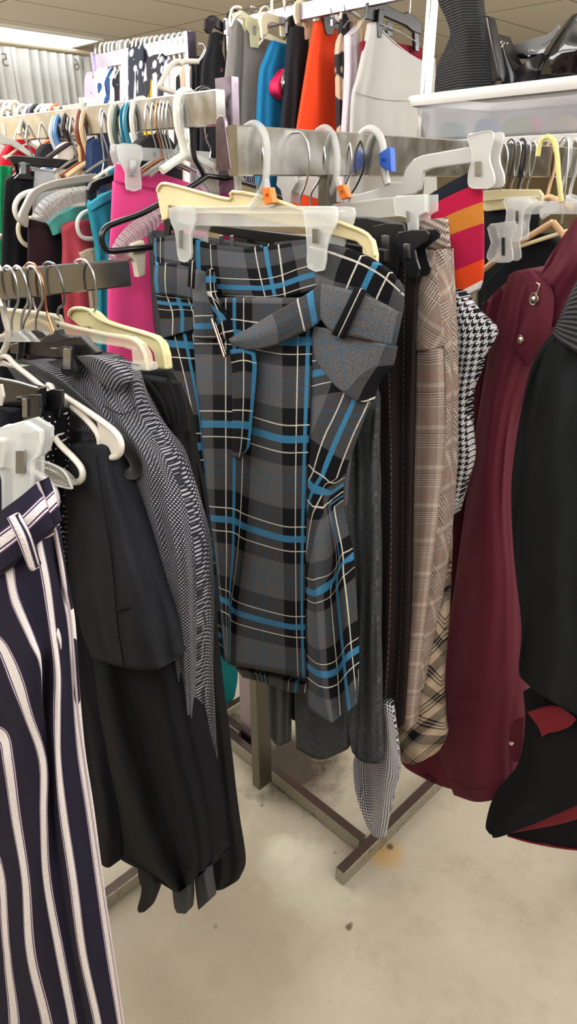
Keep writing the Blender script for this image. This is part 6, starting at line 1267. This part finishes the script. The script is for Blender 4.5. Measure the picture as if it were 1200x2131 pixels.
for x, c, lab, yt, yn, ye in FARS:
    Pk = XP(x); w = 16
    m = printed(c, 'b9bccb' if c in ('2a2d3c', '2b2c33') else '6a6c80', 16) if 'print' in lab or 'pattern' in lab else cloth(c)
    garment('garment', Pk, [[(x - 3, yt), (x + 3, yt - 4, .01), (x + 8, yt)], [(x - w * .55, yt + 16), (x, yt + 12, .03), (x + w * .7, yt + 14)], [(x - w * .6, yt + 50), (x, yt + 50, .04), (x + w * .6, yt + 50)], [(x - w * .7, 250), (x, 250, .04), (x + w * .7, 250)], [(x - w * .7, 420), (x, 420, .04), (x + w * .7, 420)]], m, lab, 'garment', group='clothes on the far rack', th=.12)
    yr = 104 - (x - 200) * .13; r = thing('hanger', Pk(x, yt), 'small hanger of the ' + lab, 'hanger', 'hangers on the far rack')
    hm = (WHITEP, WHITEP, plastic('cfd6d8', rough=.4), WIRE)[x % 4]
    hook('hook', Pk, [(x + 6, yr + 6), (x + 5, yr - 6), (x + 1, yr - 12), (x - 3, yr - 9), (x - 5, yr + 4), (x - 1, yr + 20), (x + 2, yt - 4)], .006, hm, r, n=3, seg=6)
    hook('shoulders', Pk, [(x - 9, yt + 14), (x - 2, yt), (x + 2, yt - 4), (x + 7, yt + 2), (x + 13, yt + 12)], .006, hm, r, n=3, seg=6)

# ================================================================ fitting-room curtains with their numbers, seen from behind
CU = Pl(wp + QD * .25, QD)
CURT = cloth('cfd0cd', rough=.95, weave=60, var=.12)
zt = CU(100, 108).z; INK = plastic('7c776b', rough=.9)
rodt = thing('curtain_rod', CU(100, 104), 'pale rod holding the fitting room curtains', 'curtain rod')
b = MB(); pL, pR = CU(-80, 104), CU(210, 130); pR = pL + RD * (pR - pL).dot(RD); b.tube([Vector((pL.x, pL.y, zt + .03)), Vector((pR.x, pR.y, zt + .03))], .015, 8); b.build('rod', plastic('d8cdb6', rough=.5), rodt, True)
for x0, x1, num, nx, ny, hpx, lab in ((-70, 24, '5', 10, 126, 27, 'white curtain with a reversed grey 5 at the left frame edge'), (24, 118, None, 0, 0, 0, 'plain white curtain between the two numbered ones'), (116, 194, '16', 166, 136, 24, 'white curtain with a reversed grey 16 beside the far rack')):
    def cy(x, z):
        p = CU(x, 150); return p
    t = thing('curtain', CU(x0, 230), lab, 'curtain', 'fitting room curtains')
    pa, pb = CU(x0, 130), CU(x1, 130); d = (pb - pa); n = 40; vs = []; fs = []
    for j in range(13):
        z = zt - (zt - .12) * j / 12
        for i in range(n + 1):
            s = i / n; p = pa + d * s; vs.append(Vector((p.x, p.y, z)) + QD * (.035 * math.sin(s * 2 * math.pi * 4.5 + x0) * (.5 + .5 * min(j / 4, 1)) + .012 * math.sin(s * 37 + j * .3)))
    for j in range(12):
        for i in range(n): a = j * (n + 1) + i; fs.append((a, a + 1, a + n + 2, a + n + 1))
    o = link('panel', vs, fs, CURT, t); md = o.modifiers.new('thickness', 'SOLIDIFY'); md.thickness = .004
    if num: text('number', num, CU, nx, ny, hpx, INK, t, .06, mirror=True)
